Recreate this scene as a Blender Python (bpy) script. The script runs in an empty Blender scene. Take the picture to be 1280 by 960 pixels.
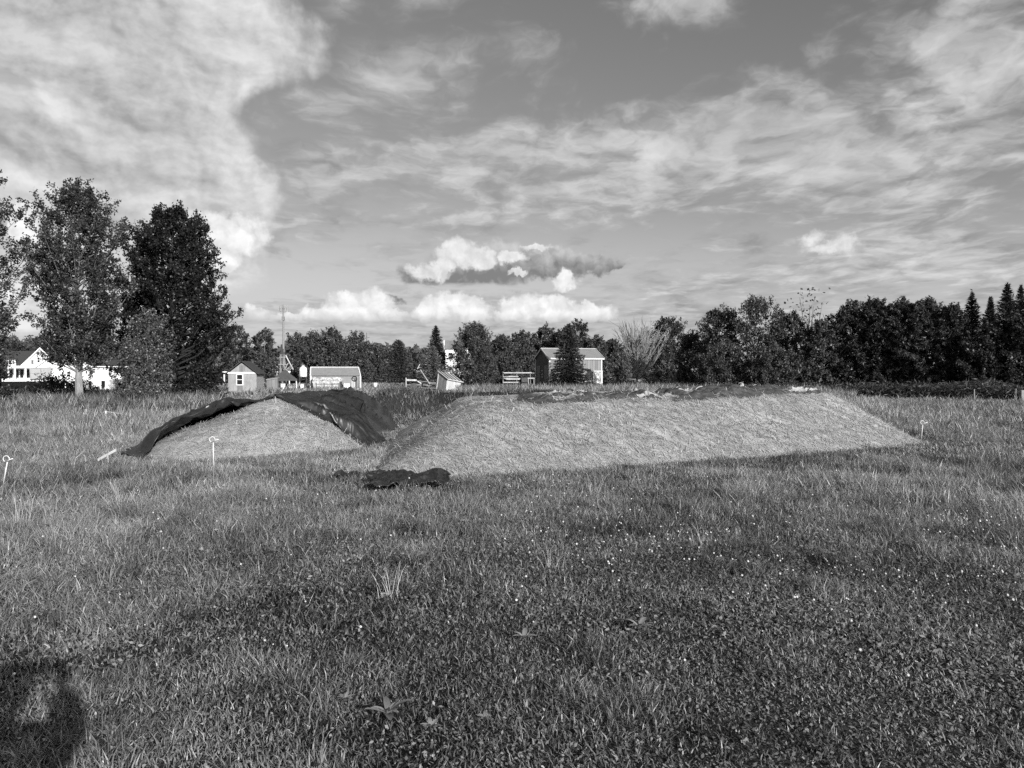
import bpy, math, random
import numpy as np
from mathutils import Vector, Matrix

R = math.radians
scene = bpy.context.scene
COL = scene.collection
EYE = 1.6
HOR = 464.0          # eye level in the 1280x960 photograph
F = 960.0            # focal length in its pixels


def PX(px, D):
    return (px - 640.0) / F * D


def PZ(py, D):
    return EYE - (py - HOR) / F * D


def face(px, D, extra=0.0):
    """rotation that turns local -Y towards the viewer standing at the origin"""
    return -math.atan2(PX(px, D), D) + R(extra)


# ------------------------------------------------------------------ noise
def _hash(ix, iy, seed):
    n = (ix.astype(np.int64) * 374761393 + iy.astype(np.int64) * 668265263 + seed * 1442695041) & 0xFFFFFFFF
    n = ((n ^ (n >> 13)) * 1274126177) & 0xFFFFFFFF
    return ((n ^ (n >> 16)) & 0xFFFF) / 65535.0


def vnoise(x, y, s=1.0, seed=0):
    x = np.asarray(x, float) / s
    y = np.asarray(y, float) / s
    ix = np.floor(x); iy = np.floor(y)
    fx = x - ix; fy = y - iy
    fx = fx * fx * (3 - 2 * fx); fy = fy * fy * (3 - 2 * fy)
    a = _hash(ix, iy, seed); b = _hash(ix + 1, iy, seed)
    c = _hash(ix, iy + 1, seed); d = _hash(ix + 1, iy + 1, seed)
    return (a * (1 - fx) + b * fx) * (1 - fy) + (c * (1 - fx) + d * fx) * fy


def fbm(x, y, s=1.0, seed=0, o=4):
    t = 0; a = 1; n = 0
    for k in range(o):
        t = t + a * vnoise(x, y, s / 2 ** k, seed + k * 17); n += a; a *= .55
    return t / n


def sstep(a, b, x):
    t = np.clip((np.asarray(x, float) - a) / (b - a), 0, 1)
    return t * t * (3 - 2 * t)


# ------------------------------------------------------------------ mesh helpers
def raw_mesh(name, V, loops, starts, totals, mat=None, tone=None, smooth=False):
    me = bpy.data.meshes.new(name)
    V = np.ascontiguousarray(V, dtype=np.float32)
    me.vertices.add(len(V)); me.vertices.foreach_set('co', V.ravel())
    me.loops.add(len(loops)); me.loops.foreach_set('vertex_index', np.ascontiguousarray(loops, dtype=np.int32))
    me.polygons.add(len(starts))
    me.polygons.foreach_set('loop_start', np.ascontiguousarray(starts, dtype=np.int32))
    me.polygons.foreach_set('loop_total', np.ascontiguousarray(totals, dtype=np.int32))
    if tone is not None:
        at = me.attributes.new('tone', 'FLOAT', 'POINT')
        at.data.foreach_set('value', np.ascontiguousarray(tone, dtype=np.float32))
    me.polygons.foreach_set('use_smooth', np.full(len(starts), smooth, dtype=bool))
    if mat:
        me.materials.append(mat)
    me.update(calc_edges=True)
    return me


def quads_mesh(name, V, Q, mat, tone=None, smooth=False):
    Q = np.asarray(Q)
    n, k = Q.shape
    return raw_mesh(name, V, Q.ravel(), np.arange(n) * k, np.full(n, k), mat, tone, smooth)


def link(name, me, parent=None):
    o = bpy.data.objects.new(name, me)
    COL.objects.link(o)
    if parent:
        o.parent = parent
    return o


def tag(o, label=None, cat=None, group=None, kind=None):
    if label: o['label'] = label
    if cat: o['category'] = cat
    if group: o['group'] = group
    if kind: o['kind'] = kind
    return o


def thing(name, label, cat, loc=(0, 0, 0), rz=0.0, group=None, rx=0.0, ry=0.0):
    o = bpy.data.objects.new(name, None)
    COL.objects.link(o)
    o.location = loc
    o.rotation_euler = (rx, ry, rz)
    o.empty_display_size = .2
    return tag(o, label, cat, group)


class MB:
    """collects shapes; build() links them as ONE mesh object"""
    def __init__(s):
        s.V = []; s.Fc = []

    def add(s, vs, fs):
        b = len(s.V)
        s.V += [tuple(v) for v in vs]
        s.Fc += [tuple(b + i for i in f) for f in fs]
        return s

    def box(s, x0, x1, y0, y1, z0, z1):
        vs = [(x0, y0, z0), (x1, y0, z0), (x1, y1, z0), (x0, y1, z0), (x0, y0, z1), (x1, y0, z1), (x1, y1, z1), (x0, y1, z1)]
        return s.add(vs, [(3, 2, 1, 0), (4, 5, 6, 7), (0, 1, 5, 4), (1, 2, 6, 5), (2, 3, 7, 6), (3, 0, 4, 7)])

    def prism(s, poly, a, b, axis='y'):
        """poly in (x,z) pushed along y, or in (y,z) pushed along x"""
        n = len(poly)
        if axis == 'y':
            vs = [(p[0], a, p[1]) for p in poly] + [(p[0], b, p[1]) for p in poly]
        else:
            vs = [(a, p[0], p[1]) for p in poly] + [(b, p[0], p[1]) for p in poly]
        fs = [tuple(range(n)), tuple(range(2 * n - 1, n - 1, -1))]
        fs += [(i, n + i, n + (i + 1) % n, (i + 1) % n) for i in range(n)]
        return s.add(vs, fs)

    def slab(s, p0, p1, p2, p3, th):
        """a sloping board with four top corners and a thickness"""
        P = [Vector(p) for p in (p0, p1, p2, p3)]
        n = (P[1] - P[0]).cross(P[3] - P[0]).normalized() * th
        vs = P + [p - n for p in P]
        return s.add(vs, [(0, 1, 2, 3), (7, 6, 5, 4), (0, 4, 5, 1), (1, 5, 6, 2), (2, 6, 7, 3), (3, 7, 4, 0)])

    def tube(s, pts, rad, n=6, cap=True):
        pts = [Vector(p) for p in pts]
        if not hasattr(rad, '__len__'):
            rad = [rad] * len(pts)
        b = len(s.V)
        m = len(pts)
        for i, p in enumerate(pts):
            d = (pts[min(i + 1, m - 1)] - pts[max(i - 1, 0)])
            if d.length < 1e-9: d = Vector((0, 0, 1))
            d.normalize()
            a = Vector((1, 0, 0)) if abs(d.x) < .8 else Vector((0, 1, 0))
            u = d.cross(a).normalized(); w = d.cross(u)
            for k in range(n):
                t = 2 * math.pi * k / n
                s.V.append(tuple(p + (u * math.cos(t) + w * math.sin(t)) * rad[i]))
        for i in range(m - 1):
            for k in range(n):
                k2 = (k + 1) % n
                s.Fc.append((b + i * n + k, b + i * n + k2, b + (i + 1) * n + k2, b + (i + 1) * n + k))
        if cap:
            s.Fc.append(tuple(b + k for k in range(n))[::-1])
            s.Fc.append(tuple(b + (m - 1) * n + k for k in range(n)))
        return s

    def lathe(s, prof, cx=0, cy=0, n=16):
        b = len(s.V); m = len(prof)
        for r, z in prof:
            for k in range(n):
                t = 2 * math.pi * k / n
                s.V.append((cx + r * math.cos(t), cy + r * math.sin(t), z))
        for i in range(m - 1):
            for k in range(n):
                k2 = (k + 1) % n
                s.Fc.append((b + i * n + k, b + i * n + k2, b + (i + 1) * n + k2, b + (i + 1) * n + k))
        s.Fc.append(tuple(b + k for k in range(n))[::-1])
        s.Fc.append(tuple(b + (m - 1) * n + k for k in range(n)))
        return s

    def build(s, name, mat, parent=None, smooth=False):
        me = bpy.data.meshes.new(name)
        me.from_pydata(s.V, [], s.Fc)
        if smooth:
            for p in me.polygons: p.use_smooth = True
        me.materials.append(mat)
        me.update()
        return link(name, me, parent)


# ------------------------------------------------------------------ materials (black and white: greys only)
def _nt(name):
    m = bpy.data.materials.new(name)
    m.use_nodes = True
    nt = m.node_tree
    nt.nodes.clear()
    out = nt.nodes.new('ShaderNodeOutputMaterial')
    return m, nt, out


def gmat(name, lo, hi, scale=3.0, rough=.8, bump=0.0, stretch=(1, 1, 1), detail=5, metal=0.0, spec=.3, planks=None, dirt=0.0):
    """grey procedural surface; planks=(axis, width) adds board or sheet joints"""
    m, nt, out = _nt(name)
    N = nt.nodes.new; L = nt.links.new
    tc = N('ShaderNodeTexCoord'); mp = N('ShaderNodeMapping'); mp.inputs['Scale'].default_value = stretch
    L(tc.outputs['Object'], mp.inputs['Vector'])
    no = N('ShaderNodeTexNoise'); no.inputs['Scale'].default_value = scale; no.inputs['Detail'].default_value = detail
    no.inputs['Roughness'].default_value = .65
    L(mp.outputs[0], no.inputs['Vector'])
    mr = N('ShaderNodeMapRange'); mr.inputs[1].default_value = .3; mr.inputs[2].default_value = .7
    mr.inputs[3].default_value = lo; mr.inputs[4].default_value = hi
    L(no.outputs['Fac'], mr.inputs[0])
    val = mr.outputs[0]
    if dirt:
        n2 = N('ShaderNodeTexNoise'); n2.inputs['Scale'].default_value = scale * .35; n2.inputs['Detail'].default_value = 7
        L(tc.outputs['Object'], n2.inputs['Vector'])
        r2 = N('ShaderNodeMapRange'); r2.inputs[1].default_value = .5; r2.inputs[2].default_value = .75
        r2.inputs[3].default_value = 1; r2.inputs[4].default_value = 1 - dirt
        L(n2.outputs['Fac'], r2.inputs[0])
        mu = N('ShaderNodeMath'); mu.operation = 'MULTIPLY'; L(val, mu.inputs[0]); L(r2.outputs[0], mu.inputs[1]); val = mu.outputs[0]
    hgt = no.outputs['Fac']
    if planks:
        ax, w = planks
        sp = N('ShaderNodeSeparateXYZ'); L(tc.outputs['Object'], sp.inputs[0])
        d = N('ShaderNodeMath'); d.operation = 'DIVIDE'; d.inputs[1].default_value = w; L(sp.outputs[ax], d.inputs[0])
        fr = N('ShaderNodeMath'); fr.operation = 'FRACT'; L(d.outputs[0], fr.inputs[0])
        gp = N('ShaderNodeMath'); gp.operation = 'GREATER_THAN'; gp.inputs[1].default_value = .9; L(fr.outputs[0], gp.inputs[0])
        fl = N('ShaderNodeMath'); fl.operation = 'FLOOR'; L(d.outputs[0], fl.inputs[0])
        wn = N('ShaderNodeTexWhiteNoise'); wn.noise_dimensions = '1D'; L(fl.outputs[0], wn.inputs['W'])
        rr = N('ShaderNodeMapRange'); rr.inputs[3].default_value = .82; rr.inputs[4].default_value = 1.12; L(wn.outputs['Value'], rr.inputs[0])
        mu = N('ShaderNodeMath'); mu.operation = 'MULTIPLY'; L(val, mu.inputs[0]); L(rr.outputs[0], mu.inputs[1])
        m3 = N('ShaderNodeMath'); m3.operation = 'MULTIPLY_ADD'; m3.inputs[1].default_value = -.45; m3.inputs[2].default_value = 1; L(gp.outputs[0], m3.inputs[0])
        m4 = N('ShaderNodeMath'); m4.operation = 'MULTIPLY'; L(mu.outputs[0], m4.inputs[0]); L(m3.outputs[0], m4.inputs[1])
        val = m4.outputs[0]
    bs = N('ShaderNodeBsdfPrincipled'); bs.inputs['Roughness'].default_value = rough; bs.inputs['Metallic'].default_value = metal
    bs.inputs['Specular IOR Level'].default_value = spec
    cb = N('ShaderNodeCombineColor')
    for i in range(3): L(val, cb.inputs[i])
    L(cb.outputs[0], bs.inputs['Base Color'])
    if bump:
        bp = N('ShaderNodeBump'); bp.inputs['Strength'].default_value = bump; bp.inputs['Distance'].default_value = .03
        L(hgt, bp.inputs['Height']); L(bp.outputs[0], bs.inputs['Normal'])
    L(bs.outputs[0], out.inputs[0])
    return m


def leafmat(name, lo, hi, transl=.3, gloss=.05, grough=.45, tl=1.3):
    """foliage: the per-leaf attribute 'tone' picks a grey between lo and hi"""
    m, nt, out = _nt(name)
    N = nt.nodes.new; L = nt.links.new
    at = N('ShaderNodeAttribute'); at.attribute_name = 'tone'
    mr = N('ShaderNodeMapRange'); mr.clamp = False; mr.inputs[3].default_value = lo; mr.inputs[4].default_value = hi
    L(at.outputs['Fac'], mr.inputs[0])
    cb = N('ShaderNodeCombineColor')
    for i in range(3): L(mr.outputs[0], cb.inputs[i])
    df = N('ShaderNodeBsdfDiffuse'); L(cb.outputs[0], df.inputs['Color'])
    mu = N('ShaderNodeMath'); mu.operation = 'MULTIPLY'; mu.inputs[1].default_value = tl; L(mr.outputs[0], mu.inputs[0])
    c2 = N('ShaderNodeCombineColor')
    for i in range(3): L(mu.outputs[0], c2.inputs[i])
    tr = N('ShaderNodeBsdfTranslucent'); L(c2.outputs[0], tr.inputs['Color'])
    mx = N('ShaderNodeMixShader'); mx.inputs[0].default_value = transl
    L(df.outputs[0], mx.inputs[1]); L(tr.outputs[0], mx.inputs[2])
    gl = N('ShaderNodeBsdfGlossy'); gl.inputs['Roughness'].default_value = grough; gl.inputs['Color'].default_value = (.8, .8, .8, 1)
    m2 = N('ShaderNodeMixShader'); m2.inputs[0].default_value = gloss
    L(mx.outputs[0], m2.inputs[1]); L(gl.outputs[0], m2.inputs[2])
    L(m2.outputs[0], out.inputs[0])
    return m


M = {}
M['bark'] = gmat('bark', .10, .22, 6, .9, .6, (3, 3, .6))
M['pale_bark'] = gmat('pale_bark', .20, .34, 6, .9, .4, (3, 3, .6))
M['dark_bark'] = gmat('dark_bark', .015, .04, 6, .9, .5, (3, 3, .6))
M['dead_wood'] = gmat('dead_wood', .16, .26, 5, .9, .2)
M['white'] = gmat('white_paint', .70, .82, 1.5, .6, dirt=.12)
M['siding'] = gmat('white_siding', .74, .84, 1.0, .6, planks=(2, .15))
M['shingle'] = gmat('dark_shingle', .035, .07, 9, .9, .2)
M['roofgrey'] = gmat('grey_metal_roof', .17, .21, 2, .6, planks=(0, .45), dirt=.15)
M['glass'] = gmat('dark_window_glass', .012, .03, 1, .12, spec=.6)
M['shade'] = gmat('porch_wall', .22, .3, 2, .8)
M['plywood'] = gmat('weathered_plywood', .24, .37, 5, .85, .1, (1, 1, .4), dirt=.2)
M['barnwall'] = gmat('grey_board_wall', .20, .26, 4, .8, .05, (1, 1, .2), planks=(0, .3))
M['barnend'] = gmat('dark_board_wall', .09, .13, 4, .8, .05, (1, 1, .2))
M['greyroof'] = gmat('barn_roof', .22, .27, 3, .75, dirt=.15)
M['greymetal'] = gmat('grey_metal', .28, .36, 2, .5, dirt=.1)
M['midgrey'] = gmat('mid_grey_paint', .20, .28, 3, .6, dirt=.2)
M['tent'] = gmat('dark_canvas', .06, .09, 4, .85)
M['black'] = gmat('black_paint', .012, .025, 4, .5)
M['rubber'] = gmat('rubber', .015, .03, 6, .8)
M['oldwood'] = gmat('weathered_boards', .13, .34, 5, .9, .2, (2, 2, .25), planks=(0, .14), dirt=.35)
M['palewood'] = gmat('pale_weathered_boards', .45, .66, 4, .9, .15, (2, 2, .3), planks=(0, .16), dirt=.3)
M['stripewood'] = gmat('bare_lath', .36, .55, 6, .85, .1)
M['tarpaper'] = gmat('tarpaper', .06, .12, 5, .85)
M['lath'] = gmat('new_pine_board', .40, .52, 5, .7, .05, (1, 6, 1))
M['fabric'] = gmat('black_fabric', .016, .03, 14, .36, .1, spec=.6)
M['rod'] = gmat('rusty_rod', .14, .22, 9, .6)
M['whiterod'] = gmat('white_rod', .58, .68, 5, .4)
M['wrap'] = gmat('white_wrap', .12, .66, 5.5, .5, .3, detail=3)
M['mast'] = gmat('galvanised_steel', .18, .26, 3, .6)
M['leaf_mid'] = leafmat('maple_leaves', .026, .082, .28)
M['leaf_dark'] = leafmat('dark_maple_leaves', .009, .034, .2, .03)
M['leaf_light'] = leafmat('poplar_leaves', .06, .16, .35, .06)
M['leaf_pale'] = leafmat('pale_shrub_leaves', .09, .22, .35, .04)
M['leaf_wood'] = leafmat('wood_leaves', .035, .115, .25, .03)
M['needle'] = leafmat('spruce_needles', .028, .105, .15, .03)
M['needle_dark'] = leafmat('pine_needles', .013, .052, .12, .03)
M['needle_blue'] = leafmat('pale_spruce_needles', .08, .20, .15, .03)
M['grass'] = leafmat('grass_blades', .05, .43, .3, .05, .42)
M['straw'] = leafmat('straw_stalks', .22, .66, .15, .03)
M['flower'] = gmat('white_petals', .42, .75, 3, .8)
M['skin'] = gmat('skin', .3, .36, 8, .5)
M['cloth'] = gmat('jacket_cloth', .05, .08, 12, .9)
M['hair'] = gmat('hair', .02, .05, 30, .6)

# ------------------------------------------------------------------ light
SUN_EL = R(18.8)
SUN_AZ = R(150)      # clockwise from +Y: behind the viewer, to the right
sd = Vector((math.sin(SUN_AZ) * math.cos(SUN_EL), math.cos(SUN_AZ) * math.cos(SUN_EL), math.sin(SUN_EL)))
sun = bpy.data.lights.new('sun', 'SUN')
sun.energy = 4.5; sun.angle = R(.53); sun.color = (1, .995, .985)
so = bpy.data.objects.new('sun', sun); COL.objects.link(so)
so.rotation_euler = (-sd).to_track_quat('-Z', 'Y').to_euler()
so.location = (20, -30, 30)

cam = bpy.data.cameras.new('camera')
cam.sensor_width = 36; cam.lens = 27.0; cam.clip_start = .05; cam.clip_end = 8000
co = bpy.data.objects.new('camera', cam); COL.objects.link(co)
co.location = (0, 0, EYE)
co.rotation_euler = (R(90) - math.atan((480 - HOR) / F), 0, 0)
scene.camera = co
scene.view_settings.view_transform = 'Standard'
scene.view_settings.look = 'None'
scene.view_settings.exposure = .25
scene.view_settings.gamma = 1
scene.view_settings.use_curve_mapping = False
scene.render.engine = 'CYCLES'
scene.cycles.max_bounces = 5
scene.cycles.diffuse_bounces = 3
scene.cycles.transparent_max_bounces = 4
scene.cycles.use_denoising = False
scene.cycles.use_adaptive_sampling = False


# ------------------------------------------------------------------ sky: clear air from the Sky Texture, clouds by direction (azimuth, elevation)
world = bpy.data.worlds.new('World')
scene.world = world
world.use_nodes = True
WT = world.node_tree
WT.nodes.clear()


class S:
    """a socket with arithmetic"""
    def __init__(s, sock): s.s = sock

    def _m(s, op, *o):
        n = WT.nodes.new('ShaderNodeMath'); n.operation = op
        for i, v in enumerate((s,) + o):
            if isinstance(v, S): WT.links.new(v.s, n.inputs[i])
            else: n.inputs[i].default_value = v
        return S(n.outputs[0])

    def __add__(s, o): return s._m('ADD', o)
    def __radd__(s, o): return s._m('ADD', o)
    def __sub__(s, o): return s._m('SUBTRACT', o)
    def __rsub__(s, o): return (s * -1.0) + o
    def __mul__(s, o): return s._m('MULTIPLY', o)
    def __rmul__(s, o): return s._m('MULTIPLY', o)
    def __truediv__(s, o): return s._m('DIVIDE', o)
    def max(s, o): return s._m('MAXIMUM', o)
    def min(s, o): return s._m('MINIMUM', o)
    def clamp(s): return s.max(0.0).min(1.0)

    def step(s, a, b):
        n = WT.nodes.new('ShaderNodeMapRange'); n.interpolation_type = 'SMOOTHSTEP'
        WT.links.new(s.s, n.inputs[0]); n.inputs[1].default_value = a; n.inputs[2].default_value = b
        return S(n.outputs[0])


def vec(x, y, z=0.0):
    n = WT.nodes.new('ShaderNodeCombineXYZ')
    for i, v in enumerate((x, y, z)):
        if isinstance(v, S): WT.links.new(v.s, n.inputs[i])
        else: n.inputs[i].default_value = v
    return n.outputs[0]


def vmath(op, a, b=None):
    n = WT.nodes.new('ShaderNodeVectorMath'); n.operation = op
    for i, v in enumerate((a, b)):
        if v is None: continue
        if isinstance(v, tuple): n.inputs[i].default_value = v
        else: WT.links.new(v, n.inputs[i])
    return n.outputs['Value'] if op in ('LENGTH', 'DOT_PRODUCT') else n.outputs[0]


def wnoise(v, scale, detail=5, rough=.55, lac=2.0, dist=0.0, color=False):
    n = WT.nodes.new('ShaderNodeTexNoise'); n.noise_dimensions = '2D'
    n.inputs['Scale'].default_value = scale; n.inputs['Detail'].default_value = detail
    n.inputs['Roughness'].default_value = rough; n.inputs['Lacunarity'].default_value = lac
    n.inputs['Distortion'].default_value = dist
    WT.links.new(v, n.inputs['Vector'])
    return n.outputs['Color'] if color else S(n.outputs['Fac'])


def lerp(a, b, t):
    return a + (b - a) * t if isinstance(b, S) or isinstance(a, S) else t * (b - a) + a


tcw = WT.nodes.new('ShaderNodeTexCoord')
sepw = WT.nodes.new('ShaderNodeSeparateXYZ'); WT.links.new(tcw.outputs['Generated'], sepw.inputs[0])
dx, dy, dz = (S(sepw.outputs[i]) for i in range(3))
AZ = dx._m('ARCTAN2', dy) * (180 / math.pi)
EL = dz._m('ARCSINE') * (180 / math.pi)
pAE = vec(AZ, EL)


def AE(px, py):
    a = math.atan((px - 640) / F)
    return math.degrees(a), math.degrees(math.atan((HOR - py) / F * math.cos(a))), math.cos(a)


def ell(p, cx, cy, rx, ry):
    """1 at the middle of an ellipse on the sky dome, 0 on its rim"""
    a, e, c = AE(cx, cy)
    k = 57.3 / F
    d = vmath('SUBTRACT', p, (a, e, 0))
    d = vmath('MULTIPLY', d, (1 / (rx * k * c * c), 1 / (ry * k * c), 0))
    return S(vmath('LENGTH', d)) * -1.0 + 1.0


def blob(p, cx, cy, rx, ry):
    """soft bump"""
    return ell(p, cx, cy, rx, ry).step(0.0, 1.0)


sky = WT.nodes.new('ShaderNodeTexSky'); sky.sky_type = 'NISHITA'; sky.sun_disc = False
sky.sun_elevation = SUN_EL; sky.sun_rotation = SUN_AZ
sky.altitude = 100; sky.air_density = 1.0; sky.dust_density = 2.0
bw = WT.nodes.new('ShaderNodeSeparateColor'); WT.links.new(sky.outputs[0], bw.inputs[0])
clear = S(bw.outputs[0]) * .55 + S(bw.outputs[1]) * .35     # orange-filter black and white
STR = .1
CLEAR_GAIN = 1.12
clear = clear * STR * CLEAR_GAIN

# --- high broken layer on a flat ceiling (so that it closes up towards the horizon)
inv = (dz.max(0.0) + .10)
qx = dx / inv; qy = dy / inv
q = vec(qx * 1.35 + qy * .30, qy * .95 - qx * .30)
qw = vmath('ADD', q, vmath('MULTIPLY', vmath('SUBTRACT', wnoise(q, 1.1, 5, .6, color=True), (.5, .5, .5)), (.55, .40, 0)))
n1 = wnoise(qw, 1.5, 6, .56)
n1b = wnoise(vmath('ADD', qw, (.14, -.12, 0)), 1.5, 4, .56)
n2 = wnoise(vmath('ADD', vmath('MULTIPLY', qw, (.9, 1.15, 1)), (7.3, 2.1, 0)), 5.2, 5, .55)
n3 = wnoise(vec(AZ * .05, EL * .55), 1.0, 5, .6)
cov = blob(pAE, 690, 205, 460, 115) * .62
for b, w in (((1090, 180, 340, 200), .58), ((1230, 50, 190, 130), .42), ((980, 350, 430, 70), .42), ((520, 90, 135, 62), .62), ((440, 120, 150, 40), .3),
             ((850, 12, 150, 45), .50), ((560, 275, 200, 26), .42), ((410, 215, 90, 60), .34), ((380, 140, 120, 34), .36),
             ((330, 290, 170, 60), .36), ((620, 410, 700, 60), .40), ((1190, 330, 220, 70), .36), ((540, 0, 190, 34), .5),
             ((660, 65, 120, 46), .48), ((1180, 260, 200, 60), .3)):
    cov = cov + blob(pAE, *b) * w
for b, w in (((370, 20, 80, 80), .30), ((720, 90, 120, 50), .15), ((870, 285, 170, 36), .2), ((360, 340, 130, 50), .12)):
    cov = cov - blob(pAE, *b) * w
hi_d = n1 * .70 + n2 * .46 - .08 + cov * .50
hi_a = hi_d.step(.50, .80) * .9
hi_c = (lerp(.31, .50, hi_d.step(.52, .95)) + (n1b - n1) * .55 + (n2 - .5) * .30 + (n3 - .5) * .12).max(.22)
# --- the big broken bank in the upper left and a rim of light on it
w1 = vmath('ADD', pAE, vmath('MULTIPLY', vmath('SUBTRACT', wnoise(pAE, .12, 6, .55, color=True), (.5, .5, .5)), (7.0, 5.5, 0)))
def heap(off, sc=.105):
    n = WT.nodes.new('ShaderNodeTexVoronoi'); n.voronoi_dimensions = '2D'; n.feature = 'F1'; n.normalize = True
    n.inputs['Scale'].default_value = sc; n.inputs['Detail'].default_value = 3.0; n.inputs['Roughness'].default_value = .58
    WT.links.new(vmath('ADD', vmath('MULTIPLY', w0, (.8, 1.25, 1)), off), n.inputs['Vector'])
    return S(n.outputs['Distance'])


w0 = vmath('ADD', pAE, vmath('MULTIPLY', vmath('SUBTRACT', wnoise(pAE, .22, 6, .58, color=True), (.5, .5, .5)), (5.0, 4.0, 0)))
h0 = heap((3.1, 1.7, 0)); h1 = heap((4.5, 3.3, 0))
m1 = ell(w1, 120, 30, 270, 100).max(ell(w1, 120, 180, 220, 110)).max(ell(w1, 60, 290, 280, 110)).max(ell(w1, -200, 120, 330, 260)).max(ell(w1, 240, 235, 120, 70))
m1 = m1 + (.42 - h0) * .35
big_a = m1.step(-.10, .10) * .97
vb = vmath('MULTIPLY', vmath('ADD', pAE, vmath('MULTIPLY', w1, (.5, .5, 0))), (.55, .85, 1))
b1 = wnoise(vb, .17, 7, .54)
b2 = wnoise(vmath('ADD', vb, (1.1, 1.5, 0)), .17, 4, .54)
rows = wnoise(vec(AZ * .30, EL * 1.3), .30, 5, .6)
c1 = wnoise(vb, .62, 5, .55)
c2 = wnoise(vmath('ADD', vb, (.34, .42, 0)), .62, 3, .55)
emb = ((b1 - b2) * 1.6 + (c1 - c2) * 1.2 + (h1 - h0) * 1.1 + .50).clamp()
cells = None
for e in ((90, 40, 330, 90), (190, 140, 130, 60), (60, 190, 140, 45), (190, 225, 120, 34), (70, 260, 150, 34)):
    v = ell(w1, *e); cells = v if cells is None else cells.max(v)
body = cells.step(.05, .6)                                            # thick middles of the heaps are grey, thin edges bright
rim = m1.step(.02, .30) * -1.0 + 1.0
big_c = lerp(.43, .70, emb) + (rows - .5) * .18 - body * .12 + rim * .06
big_c = big_c.max(.30).min(.78)

# --- cumulus along the horizon
w2 = vmath('ADD', pAE, vmath('MULTIPLY', vmath('SUBTRACT', wnoise(pAE, .55, 7, .62, color=True), (.5, .5, .5)), (2.2, 1.9, 0)))
w3 = vmath('ADD', pAE, vmath('MULTIPLY', vmath('SUBTRACT', wnoise(pAE, .8, 6, .6, color=True), (.5, .5, .5)), (1.2, 1.0, 0)))


def cumulus(lst, w=w2):
    m = None
    for e in lst:
        v = ell(w, *e)
        m = v if m is None else m.max(v)
    return m


def billow(off):
    n = WT.nodes.new('ShaderNodeTexVoronoi'); n.voronoi_dimensions = '2D'; n.feature = 'F1'
    n.inputs['Scale'].default_value = .62; n.inputs['Detail'].default_value = 3.0; n.inputs['Roughness'].default_value = .5; n.normalize = True
    WT.links.new(vmath('ADD', w3, off), n.inputs['Vector'])
    return S(n.outputs['Distance'])


v0 = billow((0, 0, 0)); v1 = billow((.28, .40, 0))
puff = ((v1 - v0) * 1.6 + .56 - v0 * .2).clamp()
white = cumulus([(432, 388, 34, 24), (462, 384, 40, 26), (398, 396, 36, 13), (490, 396, 30, 12), (360, 398, 26, 7), (440, 375, 22, 14),
                 (536, 390, 24, 19), (560, 384, 30, 22), (588, 390, 28, 19),
                 (656, 386, 34, 24), (690, 388, 40, 22), (735, 391, 40, 13), (632, 394, 22, 11),
                 (322, 395, 30, 14), (298, 399, 20, 9), (706, 352, 20, 16), (486, 426, 26, 9), (545, 431, 18, 6),
                 (262, 290, 44, 32), (300, 296, 44, 28), (240, 300, 30, 24), (278, 325, 26, 20),
                 (40, 412, 70, 18), (30, 285, 30, 44), (90, 390, 66, 20), (20, 360, 50, 16)])
white_top = cumulus([(572, 317, 30, 20), (600, 322, 26, 14), (536, 341, 34, 14), (556, 330, 20, 14), (640, 322, 20, 8), (668, 311, 24, 6), (648, 340, 14, 6)])
wisp = cumulus([(1054, 306, 26, 19), (1012, 300, 22, 14), (1030, 312, 40, 10)])
dark = cumulus([(585, 336, 60, 34), (632, 330, 44, 34), (668, 328, 40, 26), (700, 330, 44, 24), (738, 330, 40, 16), (765, 331, 24, 9), (540, 346, 48, 18), (480, 374, 30, 9)])
fl1 = (EL + (n2 - .5) * .5).step(*sorted((AE(600, 407)[1], AE(600, 399)[1])))
is_low = (EL - AE(600, 370)[1]).step(-.5, .5) * -1.0 + 1.0           # 1 below the upper row
white_a = white.step(.0, .32) * lerp(1.0, fl1, is_low)
white_c = (lerp(.54, .88, puff) + white.step(.2, .9) * .08).min(.9)
under = EL.step(AE(600, 404)[1], AE(600, 388)[1])
white_c = white_c * lerp(1.0, lerp(.74, 1.0, under), is_low)
fl2 = (EL + (n2 - .5) * .4).step(AE(640, 360)[1], AE(640, 352)[1])
dark_a = dark.step(0.0, .34) * lerp(1.0, fl2, (EL - AE(640, 366)[1]).step(0.0, .3))
dark_c = lerp(.20, .56, (puff * .8 + EL.step(AE(640, 350)[1], AE(640, 302)[1]) * .75 - .38).clamp())
top_a = white_top.step(0.0, .42)
top_c = lerp(.50, .84, puff)

L_ = clear
haze_band = (EL * -1.0 + 13.0).step(0.0, 13.0) * .72
L_ = lerp(L_, .54, haze_band)
L_ = lerp(L_, hi_c, hi_a)
L_ = lerp(L_, big_c, big_a)
L_ = lerp(L_, dark_c, dark_a)
L_ = lerp(L_, top_c, top_a * .96)
L_ = lerp(L_, top_c, wisp.step(0.0, .8) * .8)
L_ = lerp(L_, white_c, white_a * .96)
L_ = L_ * (1.0 / STR)
cmb = WT.nodes.new('ShaderNodeCombineColor')
for i in range(3): WT.links.new(L_.s, cmb.inputs[i])
bgn = WT.nodes.new('ShaderNodeBackground'); bgn.inputs['Strength'].default_value = STR
WT.links.new(cmb.outputs[0], bgn.inputs['Color'])
wo = WT.nodes.new('ShaderNodeOutputWorld'); WT.links.new(bgn.outputs[0], wo.inputs['Surface'])
world.cycles.sampling_method = 'MANUAL'
world.cycles.sample_map_resolution = 512

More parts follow.
